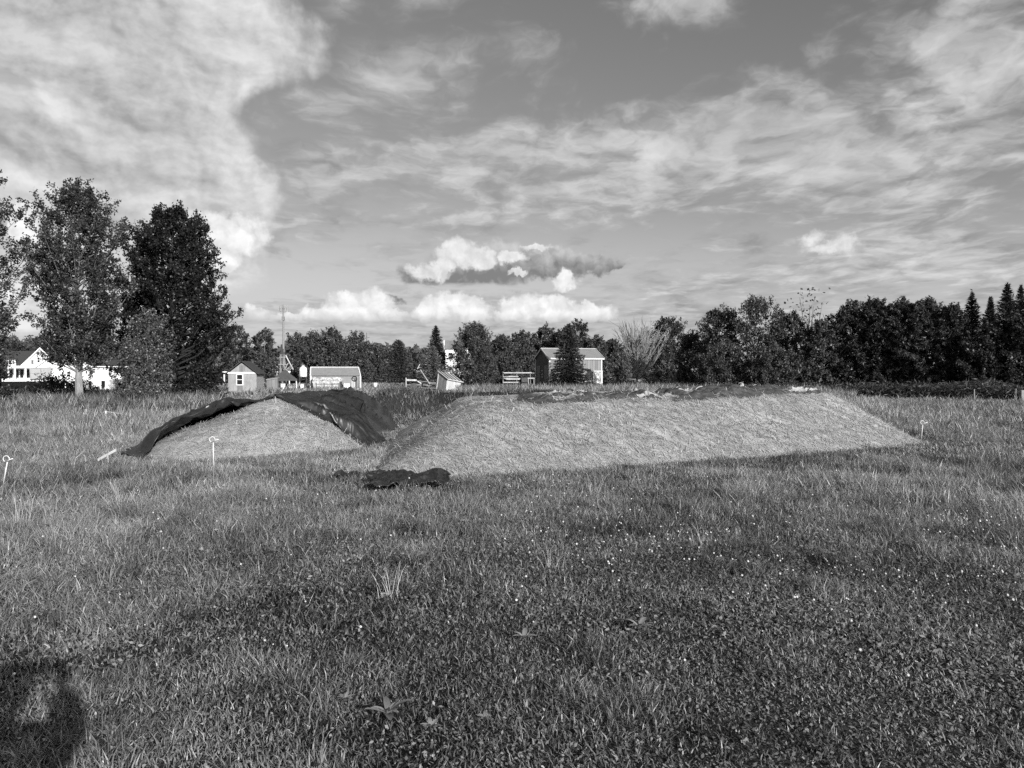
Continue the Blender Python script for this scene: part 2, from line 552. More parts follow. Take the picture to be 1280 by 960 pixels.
# ------------------------------------------------------------------ terrain
E1 = np.array((.887, .462)); E2 = np.array((-.462, .887))
BIG0 = np.array((-2.2, 12.2))          # left tip of the long straw mound
BIG_RZ = math.atan2(E1[1], E1[0])


def big_uv(x, y):
    return (x - BIG0[0]) * E1[0] + (y - BIG0[1]) * E1[1], (x - BIG0[0]) * E2[0] + (y - BIG0[1]) * E2[1]


def smin(a, b, k):
    h = np.clip(.5 + .5 * (b - a) / k, 0, 1)
    return b * (1 - h) + a * h - k * h * (1 - h)


def ramp(t):
    """straight slope with a rounded shoulder"""
    t = np.clip(t, 0, 1.12)
    return np.where(t < .88, t, .88 + (t - .88) - .5 * (t - .88) ** 2 / .24)


def big_h(u, v):
    t = smin((v + 1.45) / 2.75, (u - .40 * np.clip(v, 0, 9)) / 1.75, .6)
    t = smin(t, (11.95 + .34 * (np.clip(v, -1.45, 9) + 1.45) - u) / .95, .22)
    t = smin(t, (7.4 - v) / 2.6, .2)
    H = .95 + .012 * u
    return np.where(t > 0, H * ramp(t), t * .5)


SM0 = np.array((-5.15, 16.7)); SM1 = np.array((-4.25, 19.9))


def small_t(x, y):
    d = SM1 - SM0; l = np.hypot(*d); d = d / l
    s = (x - SM0[0]) * d[0] + (y - SM0[1]) * d[1]
    w = (x - SM0[0]) * d[1] - (y - SM0[1]) * d[0]        # to the right of the axis
    sc = np.clip(s, 0, l)
    rs = s - sc
    Rw = np.where(w > 0, 2.1 - 1.08 * np.clip(s / l, 0, 1), 2.35)
    Rs = np.where(rs < 0, 3.25, 2.2)
    return 1 - np.sqrt((w / Rw) ** 2 + (rs / Rs) ** 2)


def small_h(x, y):
    t = small_t(x, y)
    return np.where(t > 0, 1.19 * (t * 1.02 - .16 * t * t * t + .02 * np.sin(t * 6)), t * .5)


def bank_h(x, y):
    """low grown-over earth bank behind and between the mounds"""
    a = np.array((-4.6, 24.6)); b = np.array((4.5, 25.6)); d = b - a; l = np.hypot(*d); d = d / l
    s = (x - a[0]) * d[0] + (y - a[1]) * d[1]
    w = np.abs((x - a[0]) * d[1] - (y - a[1]) * d[0])
    e = sstep(-1.5, 1.0, s) * (1 - sstep(l - 2.0, l + 3.5, s))
    prof = 1 - sstep(.35, 2.7, w)
    return (.92 * prof * e) * (.86 + .28 * fbm(x, y, 1.6, 5))


def gh(x, y):
    x = np.asarray(x, float); y = np.asarray(y, float)
    d = np.hypot(x, y)
    h = (fbm(x, y, 2.3, 3, 3) - .5) * .09 * (1 - sstep(25, 60, d)) + (fbm(x, y, 14, 9, 2) - .5) * .10 * sstep(8, 25, d) * (1 - sstep(50, 80, d))
    return h + bank_h(x, y)


def on_mound(x, y, pad=0.0):
    u, v = big_uv(x, y)
    return (big_h(u, v) > .05 + pad) | (small_h(x, y) > .05 + pad)


GN = 300
rr = np.concatenate(([0.0], np.geomspace(.6, 3500, GN)))
# finer rings where the picture looks closest
rr = np.unique(np.concatenate((rr, np.linspace(2, 40, 150))))
th = np.concatenate((np.linspace(R(-50), R(50), 261), np.linspace(R(50), R(310), 60)[1:-1]))
RRg, THg = np.meshgrid(rr, th, indexing='ij')
gx = RRg * np.sin(THg); gy = RRg * np.cos(THg)
gz = gh(gx, gy)
nr, na = RRg.shape
idx = np.arange(nr * na).reshape(nr, na)
nxt = np.roll(idx, -1, axis=1)
Q = np.stack((idx[:-1], nxt[:-1], nxt[1:], idx[1:]), -1).reshape(-1, 4)


def ground_mat():
    m, nt, out = _nt('soil_and_thatch')
    N = nt.nodes.new; L = nt.links.new
    tc = N('ShaderNodeTexCoord')
    a = N('ShaderNodeTexNoise'); a.inputs['Scale'].default_value = 22; a.inputs['Detail'].default_value = 6; L(tc.outputs['Object'], a.inputs['Vector'])
    b = N('ShaderNodeTexNoise'); b.inputs['Scale'].default_value = .35; b.inputs['Detail'].default_value = 5; L(tc.outputs['Object'], b.inputs['Vector'])
    m1 = N('ShaderNodeMapRange'); m1.inputs[1].default_value = .3; m1.inputs[2].default_value = .7; m1.inputs[3].default_value = .018; m1.inputs[4].default_value = .06; L(a.outputs['Fac'], m1.inputs[0])
    m2 = N('ShaderNodeMapRange'); m2.inputs[1].default_value = .35; m2.inputs[2].default_value = .65; m2.inputs[3].default_value = .7; m2.inputs[4].default_value = 1.3; L(b.outputs['Fac'], m2.inputs[0])
    mu = N('ShaderNodeMath'); mu.operation = 'MULTIPLY'; L(m1.outputs[0], mu.inputs[0]); L(m2.outputs[0], mu.inputs[1])
    cb = N('ShaderNodeCombineColor')
    for i in range(3): L(mu.outputs[0], cb.inputs[i])
    d = N('ShaderNodeBsdfDiffuse'); L(cb.outputs[0], d.inputs[0])
    bp = N('ShaderNodeBump'); bp.inputs['Strength'].default_value = .6; bp.inputs['Distance'].default_value = .03; L(a.outputs['Fac'], bp.inputs['Height']); L(bp.outputs[0], d.inputs['Normal'])
    L(d.outputs[0], out.inputs[0])
    return m


g = link('ground', quads_mesh('ground', np.stack((gx.ravel(), gy.ravel(), gz.ravel()), 1), Q, ground_mat(), smooth=True))
tag(g, kind='structure')

# ------------------------------------------------------------------ grass
rng = np.random.default_rng(11)


def blades(P, h, w, lean, tone, lo=.1):
    """P (N,3) roots. Every blade: two-segment bent strip with a point; lean = widest angle from upright."""
    n = len(P)
    a = rng.uniform(0, 2 * np.pi, n)
    dirv = np.stack((np.cos(a), np.sin(a), np.zeros(n)), 1)
    b = a + rng.uniform(-1.3, 1.3, n) + np.pi / 2
    side = np.stack((np.cos(b), np.sin(b), rng.uniform(-.3, .3, n)), 1) * (w * .5)[:, None]
    up = np.array((0, 0, 1.0))
    p1 = lo + (lean - lo) * rng.random(n) ** .8
    p2 = p1 + rng.uniform(.1, .9, n) * (.4 + .4 * lean)
    mid = P + (up * np.cos(p1)[:, None] + dirv * np.sin(p1)[:, None]) * (h * .58)[:, None]
    tip = mid + (up * np.cos(p2)[:, None] + dirv * np.sin(p2)[:, None]) * (h * .46)[:, None]
    V = np.stack((P - side, P + side, mid + side * .8, mid - side * .8, tip), 1).reshape(-1, 3)
    base = np.arange(n) * 5
    loops = np.stack((base, base + 1, base + 2, base + 3, base + 3, base + 2, base + 4), 1).ravel()
    starts = np.stack((np.arange(n) * 7, np.arange(n) * 7 + 4), 1).ravel()
    totals = np.tile((4, 3), n)
    return V, loops, starts, totals, np.repeat(tone, 5)


def wedge(d0, d1, dens, ang=43):
    A = R(ang)
    n = int(dens * A * (d1 * d1 - d0 * d0))
    d = np.sqrt(rng.uniform(d0 * d0, d1 * d1, n)); a = rng.uniform(-A, A, n)
    return d * np.sin(a), d * np.cos(a), d


def grass_obj(name, label, parts):
    Vs, Ls, Ss, Ts, To = [], [], [], [], []
    vo = lo = 0
    for V, l, s, t, tone in parts:
        Vs.append(V); Ls.append(l + vo); Ss.append(s + lo); Ts.append(t); To.append(tone)
        vo += len(V); lo += len(l)
    me = raw_mesh(name, np.concatenate(Vs), np.concatenate(Ls), np.concatenate(Ss), np.concatenate(Ts), M['grass'], np.concatenate(To))
    return tag(link(name, me), label, 'grass', kind='stuff')


def dark_zone(x, y):
    """darker clover-rich turf to the right in front of the mound"""
    e = y + .10 * x + (fbm(x, y, 1.3, 31) - .5) * 1.6
    return sstep(8.6, 7.6, e) * sstep(-.3, 1.6, x + (fbm(x, y, 1.5, 33) - .5) * 1.6 + (y - 5) * .15)


def dark_band(x, y):
    """a lusher, darker drift of clover across the middle of it"""
    e = y - .05 * x + (fbm(x, y, 1.0, 35) - .5) * 2.2
    return dark_zone(x, y) * sstep(4.9, 5.9, e) * sstep(.30, .55, fbm(x, y, .8, 37))


def field_h(x, y, d):
    """how tall the grass stands"""
    e = d + (fbm(x, y, 1.6, 41) - .5) * 2.2
    h = .050 + .045 * sstep(4.2, 6.4, e) + .075 * sstep(6.6, 8.6, e)
    h = h + .07 * sstep(9, 12, d) * sstep(.45, .75, fbm(x, y, 2.0, 43)) + .05 * sstep(17, 24, d)
    h = h * (1 - .35 * dark_zone(x, y))
    # shorter, trampled grass close to the foot of the mounds
    u, v = big_uv(x, y)
    near = np.maximum(sstep(-.75, -.1, big_h(u, v)), sstep(-.35, -.02, small_h(x, y)))
    h = h * (1 - .5 * near)
    tuft = sstep(.52, .78, fbm(x, y, .45, 47, 3))
    return h * (.6 + .35 * fbm(x, y, .8, 49) + 1.0 * tuft)


def lay(x, y, d, wscale, tone0=.42, hs=1.0, lean=.75, spread=.22, keep=None):
    k = ~on_mound(x, y)
    bk = bank_h(x, y)
    k &= rng.random(len(x)) > .93 * sstep(.15, .5, bk) * sstep(.36, .52, fbm(x, y, 1.1, 57))
    if keep is not None: k &= keep
    x, y, d = x[k], y[k], d[k]
    n = len(x)
    hh = field_h(x, y, d) * hs * rng.uniform(.5, 1.35, n)
    tone = tone0 + (fbm(x, y, 2.2, 51) - .5) * .95 + (fbm(x, y, .42, 53) - .5) * .95 + rng.normal(0, spread * .8, n)
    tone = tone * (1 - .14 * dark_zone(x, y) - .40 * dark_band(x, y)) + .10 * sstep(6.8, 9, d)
    dry = rng.random(n) < .03
    hh = np.where(dry, hh * rng.uniform(.7, 1.4, n), hh)
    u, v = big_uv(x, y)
    tone = tone - .22 * sstep(-.55, -.12, big_h(u, v)) * (v < 0)  # shade along the long mound's front foot, put into the blade tone
    tone = np.where(dry, rng.uniform(.6, 1.05, n), tone).clip(-.12, 1.7)
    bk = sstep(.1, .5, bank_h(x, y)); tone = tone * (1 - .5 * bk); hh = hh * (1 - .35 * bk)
    P = np.stack((x, y, gh(x, y) - .008), 1)
    return blades(P, hh, wscale * rng.uniform(.6, 1.4, n) * np.where(dry, .6, 1.0), lean, tone)


ps = []
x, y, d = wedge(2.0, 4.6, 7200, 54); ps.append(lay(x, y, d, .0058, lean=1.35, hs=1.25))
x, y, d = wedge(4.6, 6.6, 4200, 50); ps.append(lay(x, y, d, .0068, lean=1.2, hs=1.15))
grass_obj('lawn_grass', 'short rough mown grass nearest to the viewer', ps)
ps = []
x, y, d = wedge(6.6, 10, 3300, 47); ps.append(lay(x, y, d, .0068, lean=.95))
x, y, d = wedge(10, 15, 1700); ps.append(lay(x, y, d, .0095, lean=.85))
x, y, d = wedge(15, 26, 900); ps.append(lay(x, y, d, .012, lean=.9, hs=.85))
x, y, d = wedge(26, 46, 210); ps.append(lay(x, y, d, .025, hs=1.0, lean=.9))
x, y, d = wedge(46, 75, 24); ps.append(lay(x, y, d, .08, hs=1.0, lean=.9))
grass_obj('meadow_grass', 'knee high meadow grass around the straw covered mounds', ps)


def clover_leaves(x, y, size, zmul):
    k = ~on_mound(x, y); x, y = x[k], y[k]
    n = len(x)
    z = gh(x, y) + field_h(x, y, np.hypot(x, y)) * rng.uniform(.1, .75, n) * zmul
    c = np.stack((x, y, z), 1)
    nrm = rng.normal(0, .55, (n, 3)); nrm[:, 2] = 1
    nrm /= np.linalg.norm(nrm, axis=1)[:, None]
    t = np.cross(nrm, rng.normal(0, 1, (n, 3))); t /= np.linalg.norm(t, axis=1)[:, None]
    b = np.cross(nrm, t)
    s = size * rng.uniform(.5, 1.35, n)[:, None]
    V = np.stack((c - t * s, c + b * s * .55 - t * s * .1, c + t * s * 1.0, c - b * s * .55 - t * s * .1), 1).reshape(-1, 3)
    tone = ((rng.normal(.38, .24, n) + (fbm(x, y, .5, 63) - .5) * .6) * (1 - .12 * dark_zone(x, y) - .3 * dark_band(x, y))).clip(-.1, 1.2)
    return V, np.arange(n * 4).reshape(-1, 4), np.repeat(tone, 4)


Vs, Qs, Ts = [], [], []
off = 0
for (d0, d1, dens, size) in ((2.2, 4.6, 3300, .0105), (4.6, 7.2, 2400, .0145), (7.2, 11, 500, .018)):
    x, y, d = wedge(d0, d1, dens, 50)
    k = rng.random(len(x)) < (.35 + .65 * np.maximum(dark_zone(x, y), sstep(.5, .65, fbm(x, y, .8, 61))))
    V, Qd, T = clover_leaves(x[k], y[k], size, 1.0)
    Vs.append(V); Qs.append(Qd + off); Ts.append(T); off += len(V)
me = quads_mesh('clover_leaves', np.concatenate(Vs), np.concatenate(Qs), M['grass'], np.concatenate(Ts))
tag(link('clover', me), 'small clover leaves growing among the short grass', 'clover', kind='stuff')

# white clover heads
fx, fy, fd = wedge(4.2, 11.5, 60, 40)
k = (rng.random(len(fx)) < (.035 + .45 * dark_zone(fx, fy) * sstep(5.0, 6.2, fd) * sstep(.42, .6, fbm(fx, fy, 1.1, 71)) + .2 * sstep(.6, .72, fbm(fx, fy, .7, 73)))) & ~on_mound(fx, fy)
fx, fy, fd = fx[k], fy[k], fd[k]
ico = np.array([(0, 0, 1), (.9, 0, .3), (.28, .85, .3), (-.73, .53, .3), (-.73, -.53, .3), (.28, -.85, .3), (.73, .53, -.4), (-.28, .85, -.4), (-.9, 0, -.4), (-.28, -.85, -.4), (.73, -.53, -.4), (0, 0, -.9)])
icf = np.array([(0, 1, 2), (0, 2, 3), (0, 3, 4), (0, 4, 5), (0, 5, 1), (1, 6, 2), (2, 7, 3), (3, 8, 4), (4, 9, 5), (5, 10, 1), (2, 6, 7), (3, 7, 8), (4, 8, 9), (5, 9, 10), (1, 10, 6), (6, 11, 7), (7, 11, 8), (8, 11, 9), (9, 11, 10), (10, 11, 6)])
fz = gh(fx, fy) + field_h(fx, fy, fd) * rng.uniform(.5, 1.25, len(fx)) + .012
fs = rng.uniform(.0035, .0105, len(fx))
V = (np.stack((fx, fy, fz), 1)[:, None, :] + ico[None] * fs[:, None, None]).reshape(-1, 3)
Fq = (icf[None] + (np.arange(len(fx)) * 12)[:, None, None]).reshape(-1, 3)
tag(link('clover_flowers', quads_mesh('clover_flowers', V, Fq, M['flower'])), 'tiny white clover flower heads scattered over the grass', 'flowers', kind='stuff')

# tall weeds in the far field, lighter and ragged
ps = []


def weeds(d0, d1, a0, a1, dens, h, w, tone0, seed, thr=.0, lean=.45, spread=.25):
    n = int(dens * R(a1 - a0) / 2 * (d1 * d1 - d0 * d0))
    d = np.sqrt(rng.uniform(d0 * d0, d1 * d1, n)); a = rng.uniform(R(a0), R(a1), n)
    x, y = d * np.sin(a), d * np.cos(a)
    patch = fbm(x, y, 3.5, seed)
    k = (patch > thr) & ~on_mound(x, y)
    x, y, patch = x[k], y[k], patch[k]; n = len(x)
    hh = h * (.35 + 1.1 * patch) * rng.uniform(.5, 1.25, n)
    tone = tone0 + (fbm(x, y, 1.6, seed + 3) - .5) * .9 + rng.normal(0, spread, n)
    return blades(np.stack((x, y, gh(x, y) - .02), 1), hh, w * rng.uniform(.6, 1.5, n), lean, tone.clip(0, 1.6))


ps.append(weeds(27, 40, 0, 26, 110, .42, .026, .62, 81, .38))
ps.append(weeds(40, 60, -4, 24, 60, .75, .045, .50, 83, .36))
ps.append(weeds(20, 34, -44, -22, 120, .42, .022, .50, 85, .36))
ps.append(weeds(30, 44, -44, -21, 90, .66, .034, .32, 87, .34))
ps.append(weeds(24, 40, 25, 44, 60, .30, .022, .58, 89, .45))
ps.append(weeds(23, 30, -12, 6, 40, .16, .016, .1, 91, .46))
ps.append(weeds(30, 46, -22, 0, 60, .20, .03, .62, 95, .45))
ps.append(weeds(62, 95, -22, -8, 10, .35, .10, .5, 93, .3))
grass_obj('tall_weeds', 'tall pale weeds and seed heads in the far field', ps)


# tufts and single plants that stand out
def dry_tuft(px, py, h, n, label, spread=.1, seed=0):
    D = EYE * F / (py - HOR)
    r = np.random.default_rng(seed)
    x0, y0 = PX(px, D), D
    t = thing('dry_grass_tuft', label, 'grass tuft', (x0, y0, float(gh(x0, y0))), 0, 'pale dry grass tufts')
    m = MB()
    for _ in range(int(n * 1.6)):
        b = float(np.clip(r.normal(0, .05), -.09, .09)); c = float(np.clip(r.normal(0, .04), -.08, .08))
        a = math.atan2(c, b) + r.normal(0, .9)
        hh = h * r.uniform(.35, 1.05); l = r.uniform(.1, .6) * hh
        p0 = Vector((b, c, -.01)); dirv = Vector((math.cos(a), math.sin(a), 0))
        pts = [p0, p0 + Vector((0, 0, hh * .4)) + dirv * l * .3, p0 + Vector((0, 0, hh * .75)) + dirv * l * .6, p0 + Vector((0, 0, hh * .98)) + dirv * l]
        k = r.uniform(.5, 1.0)
        m.tube(pts, [.0022 * k, .002 * k, .0015 * k, .0006], 4)
    m.build('stalks', M['drygrass'], t)


M['drygrass'] = gmat('dry_stalks', .38, .6, 20, .7)
dry_tuft(492, 748, .26, 9, 'tuft of pale dry stalks in the mid lawn, the most central one', .16, 1)
dry_tuft(150, 648, .42, 12, 'tuft of pale dry stalks in front of the small mound', .22, 2)
dry_tuft(28, 662, .42, 9, 'leftmost tuft of bent dry stalks by the looped stake', .2, 3)
dry_tuft(690, 712, .24, 7, 'thin tuft of pale stalks beside the clover patch', .2, 4)
dry_tuft(745, 622, .36, 10, 'tuft of dry stalks close below the long straw mound', .2, 5)
dry_tuft(1145, 640, .42, 9, 'tuft of dry stalks below the right end of the mound', .25, 6)
dry_tuft(880, 690, .30, 7, 'thin tuft of bent stalks standing in the dark clover', .2, 7)


def rosette(px, py, size, n, label, seed):
    D = EYE * F / (py - HOR)
    r = np.random.default_rng(seed)
    x0, y0 = PX(px, D), D
    t = thing('broadleaf_plant', label, 'weed', (x0, y0, float(gh(x0, y0))), 0, 'broad leaved weeds in the lawn')
    V, Qd = [], []
    n = n + 5
    for i in range(n):
        a = 6.28 * i / n + r.normal(0, .35); l = size * r.uniform(.6, 1.2); w = l * r.uniform(.09, .15); up = r.uniform(.35, 1.1); l *= .85
        for s in range(5):
            f = s / 4
            wd = w * math.sin(math.pi * (.12 + .8 * f)) + .002
            rad = l * f; z = .015 + l * (up * f - up * .55 * f * f) + .01
            cx, cy = rad * math.cos(a), rad * math.sin(a)
            sx, sy = -math.sin(a) * wd, math.cos(a) * wd
            V += [(cx - sx, cy - sy, z + wd * .3), (cx, cy, z), (cx + sx, cy + sy, z + wd * .3)]
        b = i * 15
        for s in range(4):
            for q in range(2):
                p = b + s * 3 + q
                Qd.append((p, p + 1, p + 4, p + 3))
    tn = np.repeat(r.uniform(.4, .85, n), 15)
    link('leaves', quads_mesh('leaves', np.array(V), np.array(Qd), M['grass'], tn, True), t)


rosette(484, 900, .12, 4, 'weed with the largest upright leaves in the near lawn', 1)
rosette(538, 918, .05, 12, 'low leafy weed between two others in the near lawn', 2)
rosette(606, 908, .045, 6, 'rightmost low weed of the row in the near lawn', 3)
rosette(430, 880, .05, 7, 'small weed to the side of the large leaved one', 4)
rosette(800, 790, .09, 10, 'weed with long narrow leaves at the edge of the clover', 5)
rosette(655, 800, .08, 9, 'mid lawn weed near the short pale tuft', 6)
rosette(232, 800, .05, 8, 'lone weed by white flowers in the lawn', 7)


# ------------------------------------------------------------------ mounds
def straw_mat(name, lo, hi):
    m, nt, out = _nt(name)
    N = nt.nodes.new; L = nt.links.new
    tc = N('ShaderNodeTexCoord')
    mp = N('ShaderNodeMapping'); mp.inputs['Scale'].default_value = (3.2, .35, 1); L(tc.outputs['Object'], mp.inputs['Vector'])
    st = N('ShaderNodeTexNoise'); st.inputs['Scale'].default_value = 1.3; st.inputs['Detail'].default_value = 5; L(mp.outputs[0], st.inputs['Vector'])
    fi = N('ShaderNodeTexNoise'); fi.inputs['Scale'].default_value = 26; fi.inputs['Detail'].default_value = 7; fi.inputs['Roughness'].default_value = .7; L(tc.outputs['Object'], fi.inputs['Vector'])
    ad = N('ShaderNodeMath'); ad.operation = 'MULTIPLY_ADD'; ad.inputs[1].default_value = .62; L(st.outputs['Fac'], ad.inputs[0])
    f2 = N('ShaderNodeMath'); f2.operation = 'MULTIPLY'; f2.inputs[1].default_value = .38; L(fi.outputs['Fac'], f2.inputs[0]); L(f2.outputs[0], ad.inputs[2])
    mr = N('ShaderNodeMapRange'); mr.inputs[1].default_value = .36; mr.inputs[2].default_value = .64; mr.inputs[3].default_value = lo; mr.inputs[4].default_value = hi; L(ad.outputs[0], mr.inputs[0])
    cb = N('ShaderNodeCombineColor')
    for i in range(3): L(mr.outputs[0], cb.inputs[i])
    d = N('ShaderNodeBsdfDiffuse'); L(cb.outputs[0], d.inputs[0])
    bp = N('ShaderNodeBump'); bp.inputs['Strength'].default_value = .35; bp.inputs['Distance'].default_value = .02; L(fi.outputs['Fac'], bp.inputs['Height']); L(bp.outputs[0], d.inputs['Normal'])
    L(d.outputs[0], out.inputs[0])
    return m


M['strawbed'] = straw_mat('straw_bed', .22, .50)
M['soil'] = gmat('dark_turned_soil', .03, .11, 9, .95, 1.0)


def strands(name, P, nrm, fall, parent, lw, tone0=.45):
    """thin stalks lying on the slope"""
    n = len(P)
    t = rng.normal(0, 1, (n, 3)) + fall * rng.normal(0, 1.1, n)[:, None]
    t -= nrm * (t * nrm).sum(1)[:, None] * .85
    t /= np.linalg.norm(t, axis=1)[:, None]
    s = np.cross(nrm, t); s /= np.linalg.norm(s, axis=1)[:, None] + 1e-9
    l = rng.uniform(lw[0], lw[1], n)[:, None]; w = rng.uniform(lw[2], lw[3], n)[:, None]
    c = P + nrm * rng.uniform(.004, .028, n)[:, None]
    V = np.stack((c - t * l - s * w, c - t * l + s * w, c + t * l + s * w, c + t * l - s * w), 1).reshape(-1, 3)
    tone = rng.normal(tone0, .17, n).clip(-.2, 1.2)
    o = link(name, quads_mesh(name, V, np.arange(4 * n).reshape(-1, 4), M['straw'], np.repeat(tone, 4)), parent)
    o['kind'] = 'stuff'
    return o


def split_grid(X, Y, Z, mask, names, mats, parent):
    n, m = X.shape
    V = np.stack((X.ravel(), Y.ravel(), Z.ravel()), 1)
    idx = np.arange(n * m).reshape(n, m)
    Q = np.stack((idx[:-1, :-1], idx[1:, :-1], idx[1:, 1:], idx[:-1, 1:]), -1).reshape(-1, 4)
    fm = mask[:-1, :-1].ravel()
    out = []
    for k, (nm, mt) in enumerate(zip(names, mats)):
        q = Q[fm == k]
        if not len(q): continue
        used = np.unique(q); mp = np.full(len(V), -1); mp[used] = np.arange(len(used))
        out.append(link(nm, quads_mesh(nm, V[used], mp[q], mt, smooth=True), parent))
    return out


# the long mound (local x along its length, local y across it)
mound = thing('straw_mound', 'long flat topped mound covered with straw, bare soil along its top', 'mound', (BIG0[0], BIG0[1], 0), BIG_RZ)
U, Vv = np.meshgrid(np.arange(-.4, 13.6, .05), np.arange(-2.0, 7.8, .05), indexing='ij')
lump = (fbm(U, Vv, .9, 101) - .5) * .09 + (fbm(U + Vv * .12, Vv * .25, .34, 103, 3) - .5) * .12 + (fbm(U, Vv, .13, 105, 2) - .5) * .035
hb = big_h(U, Vv)
gr_ = np.random.default_rng(119)
for _ in range(26):
    c_, sl_, w_, v0_ = gr_.uniform(2, 13.5), gr_.uniform(.05, .4), gr_.uniform(.035, .07), gr_.uniform(-1.2, .2)
    lump = lump - gr_.uniform(.03, .065) * np.exp(-((U + sl_ * Vv - c_ - .06 * np.sin(Vv * 5 + c_)) / w_) ** 2) * sstep(v0_ - .3, v0_ + .2, Vv) * (1 - sstep(v0_ + .9, v0_ + 1.6, Vv))
edge = 1.28 + (fbm(U, U * 0, 1.1, 107) - .5) * .6 + (fbm(U, Vv, .25, 109) - .5) * .14
back = 2.7 + (fbm(U, U * 0 + 3, 1.5, 111) - .5) * 1.6
soil = (Vv > edge) & (Vv < np.where(U > 3.2, back, 9)) & (U > 3.2 + .55 * (Vv - 1.2)) & (U < 11.9 + .2 * Vv)
soil &= (fbm(U, Vv * 1.8, .8, 127) > .40) | (Vv < edge + .22)
soil |= (Vv > edge) & (fbm(U, Vv, .7, 113) > .58) & (U > 3.6 + .55 * (Vv - 1.2)) & (U < 12.2)
clod = np.where(soil, (fbm(U, Vv, .35, 115) - .35) * .26 + .03 + .10 * np.exp(-((U - 9.6) / 1.0) ** 2 - ((Vv - 2.2) / .7) ** 2), 0)
Zb = hb + lump * sstep(-.02, .3, hb) + clod * sstep(.3, .7, hb) * sstep(0, .45, Vv - edge) + np.where(~soil & (Vv > 2), .05 * fbm(U, Vv, .5, 117), 0)
split_grid(U, Vv, Zb, soil.astype(int), ('straw_cover', 'bare_soil'), (M['strawbed'], M['soil']), mound)


def big_surf(u, v):
    i = np.clip(((u + .4) / .05).astype(int), 0, U.shape[0] - 2); j = np.clip(((v + 2) / .05).astype(int), 0, U.shape[1] - 2)
    gx_ = (Zb[i + 1, j] - Zb[i, j]) / .05; gy_ = (Zb[i, j + 1] - Zb[i, j]) / .05
    nr_ = np.stack((-gx_, -gy_, np.ones_like(gx_)), 1); nr_ /= np.linalg.norm(nr_, axis=1)[:, None]
    return Zb[i, j], nr_, soil[i, j]


n = 60000
su = rng.uniform(-.1, 13.2, n); sv = rng.uniform(-1.6, 3.6, n)
sz, sn, ss = big_surf(su, sv)
k = (big_h(su, sv) > -.02) & (~ss | (rng.random(n) < .05)) & ((sv < 2) | (rng.random(n) < .5))
su, sv, sz, sn = su[k], sv[k], sz[k], sn[k]
strands('straw_stalks', np.stack((su, sv, sz), 1), sn, np.array((0, 1.0, .35)), mound, (.03, .13, .0022, .006))

# the small mound
small = thing('straw_mound', 'small rounded mound of straw half covered by black fabric', 'mound', (0, 0, 0))
SX, SY = np.meshgrid(np.arange(-8.6, -1.0, .05), np.arange(12.8, 24.0, .05), indexing='ij')
hs_ = small_h(SX, SY)
Zs = hs_ + ((fbm(SX, SY, .9, 121) - .5) * .10 + (fbm(SX, SY, .25, 123, 3) - .5) * .04) * sstep(-.02, .3, hs_)
split_grid(SX, SY, Zs, np.zeros(SX.shape, int), ('straw_cover',), (M['strawbed'],), small)
n = 26000
sx = rng.uniform(-8.4, -2, n); sy = rng.uniform(13, 18.5, n)
i = ((sx + 8.6) / .05).astype(int); j = ((sy - 12.8) / .05).astype(int)
gx_ = (Zs[i + 1, j] - Zs[i, j]) / .05; gy_ = (Zs[i, j + 1] - Zs[i, j]) / .05
nr_ = np.stack((-gx_, -gy_, np.ones(n)), 1); nr_ /= np.linalg.norm(nr_, axis=1)[:, None]
k = (small_h(sx, sy) > -.02)
strands('straw_stalks', np.stack((sx, sy, Zs[i, j]), 1)[k], nr_[k], np.array((.1, 1.0, .3)), small, (.03, .13, .0022, .006))

# black fabric pulled back over the small mound: a fan round the crest from the right base, behind, to the left base
nA, nR = 260, 90
aR, aL = R(-15), R(242)
TA, TR = np.meshgrid(np.linspace(0, 1, nA), np.linspace(0, 1, nR), indexing='ij')
edge_j = (fbm(TR * 6, TR * 0, 1.0, 131) - .5)
A = aR + (aL - aR) * TA
A = A + np.where(TA < .5, 1, -1) * np.exp(-np.minimum(TA, 1 - TA) * 30) * edge_j * .22
# the axis point slides back along the ridge for the rear part of the fan
ridge = sstep(.10, .5, TA) * (1 - sstep(.62, .90, TA))
cxr = SM0[0] + (SM1[0] - SM0[0]) * ridge; cyr = SM0[1] + (SM1[1] - SM0[1]) * ridge
rad = np.full_like(TA, 1.0)
dirx, diry = np.cos(A), np.sin(A)


def to_rim(cx, cy, ax, ay):
    lo_ = np.zeros_like(cx); hi_ = np.full_like(cx, 6.0)
    for _ in range(26):
        md = (lo_ + hi_) / 2
        ins = small_t(cx + ax * md, cy + ay * md) > 0
        lo_ = np.where(ins, md, lo_); hi_ = np.where(ins, hi_, md)
    return lo_


rim = to_rim(cxr, cyr, dirx, diry)
reach = 1.03 + .10 * (fbm(TA * 14, TA * 0, 1.0, 133) - .4) + .12 * np.exp(-((TA - .10) / .07) ** 2) + .02 * np.exp(-((TA - .97) / .04) ** 2)
RD = rim * reach * TR
tx = cxr + dirx * RD; ty = cyr + diry * RD
tz = np.maximum(small_h(tx, ty), gh(tx, ty) - .0)
rid = 1 - np.abs(2 * fbm(TA * 22 + 1.2 * fbm(TA * 5, TR * 4, 1, 141), TR * 1.1, 1.0, 135, 2) - 1)
fold = (rid ** 3 - .35) * .40 * sstep(.10, .5, TR) + (fbm(TA * 9, TR * 2, 1.0, 137, 2) - .4) * .22 * sstep(.05, .4, TR) + (fbm(TA * 60, TR * 9, 1.0, 143, 3) - .5) * .035
lump_ = fbm(TA * 20, TR * 5.0, 1.0, 145, 3)
fold = fold + (lump_ - .30) * .42 * sstep(.80, .93, TA) * sstep(.05, .3, TR)
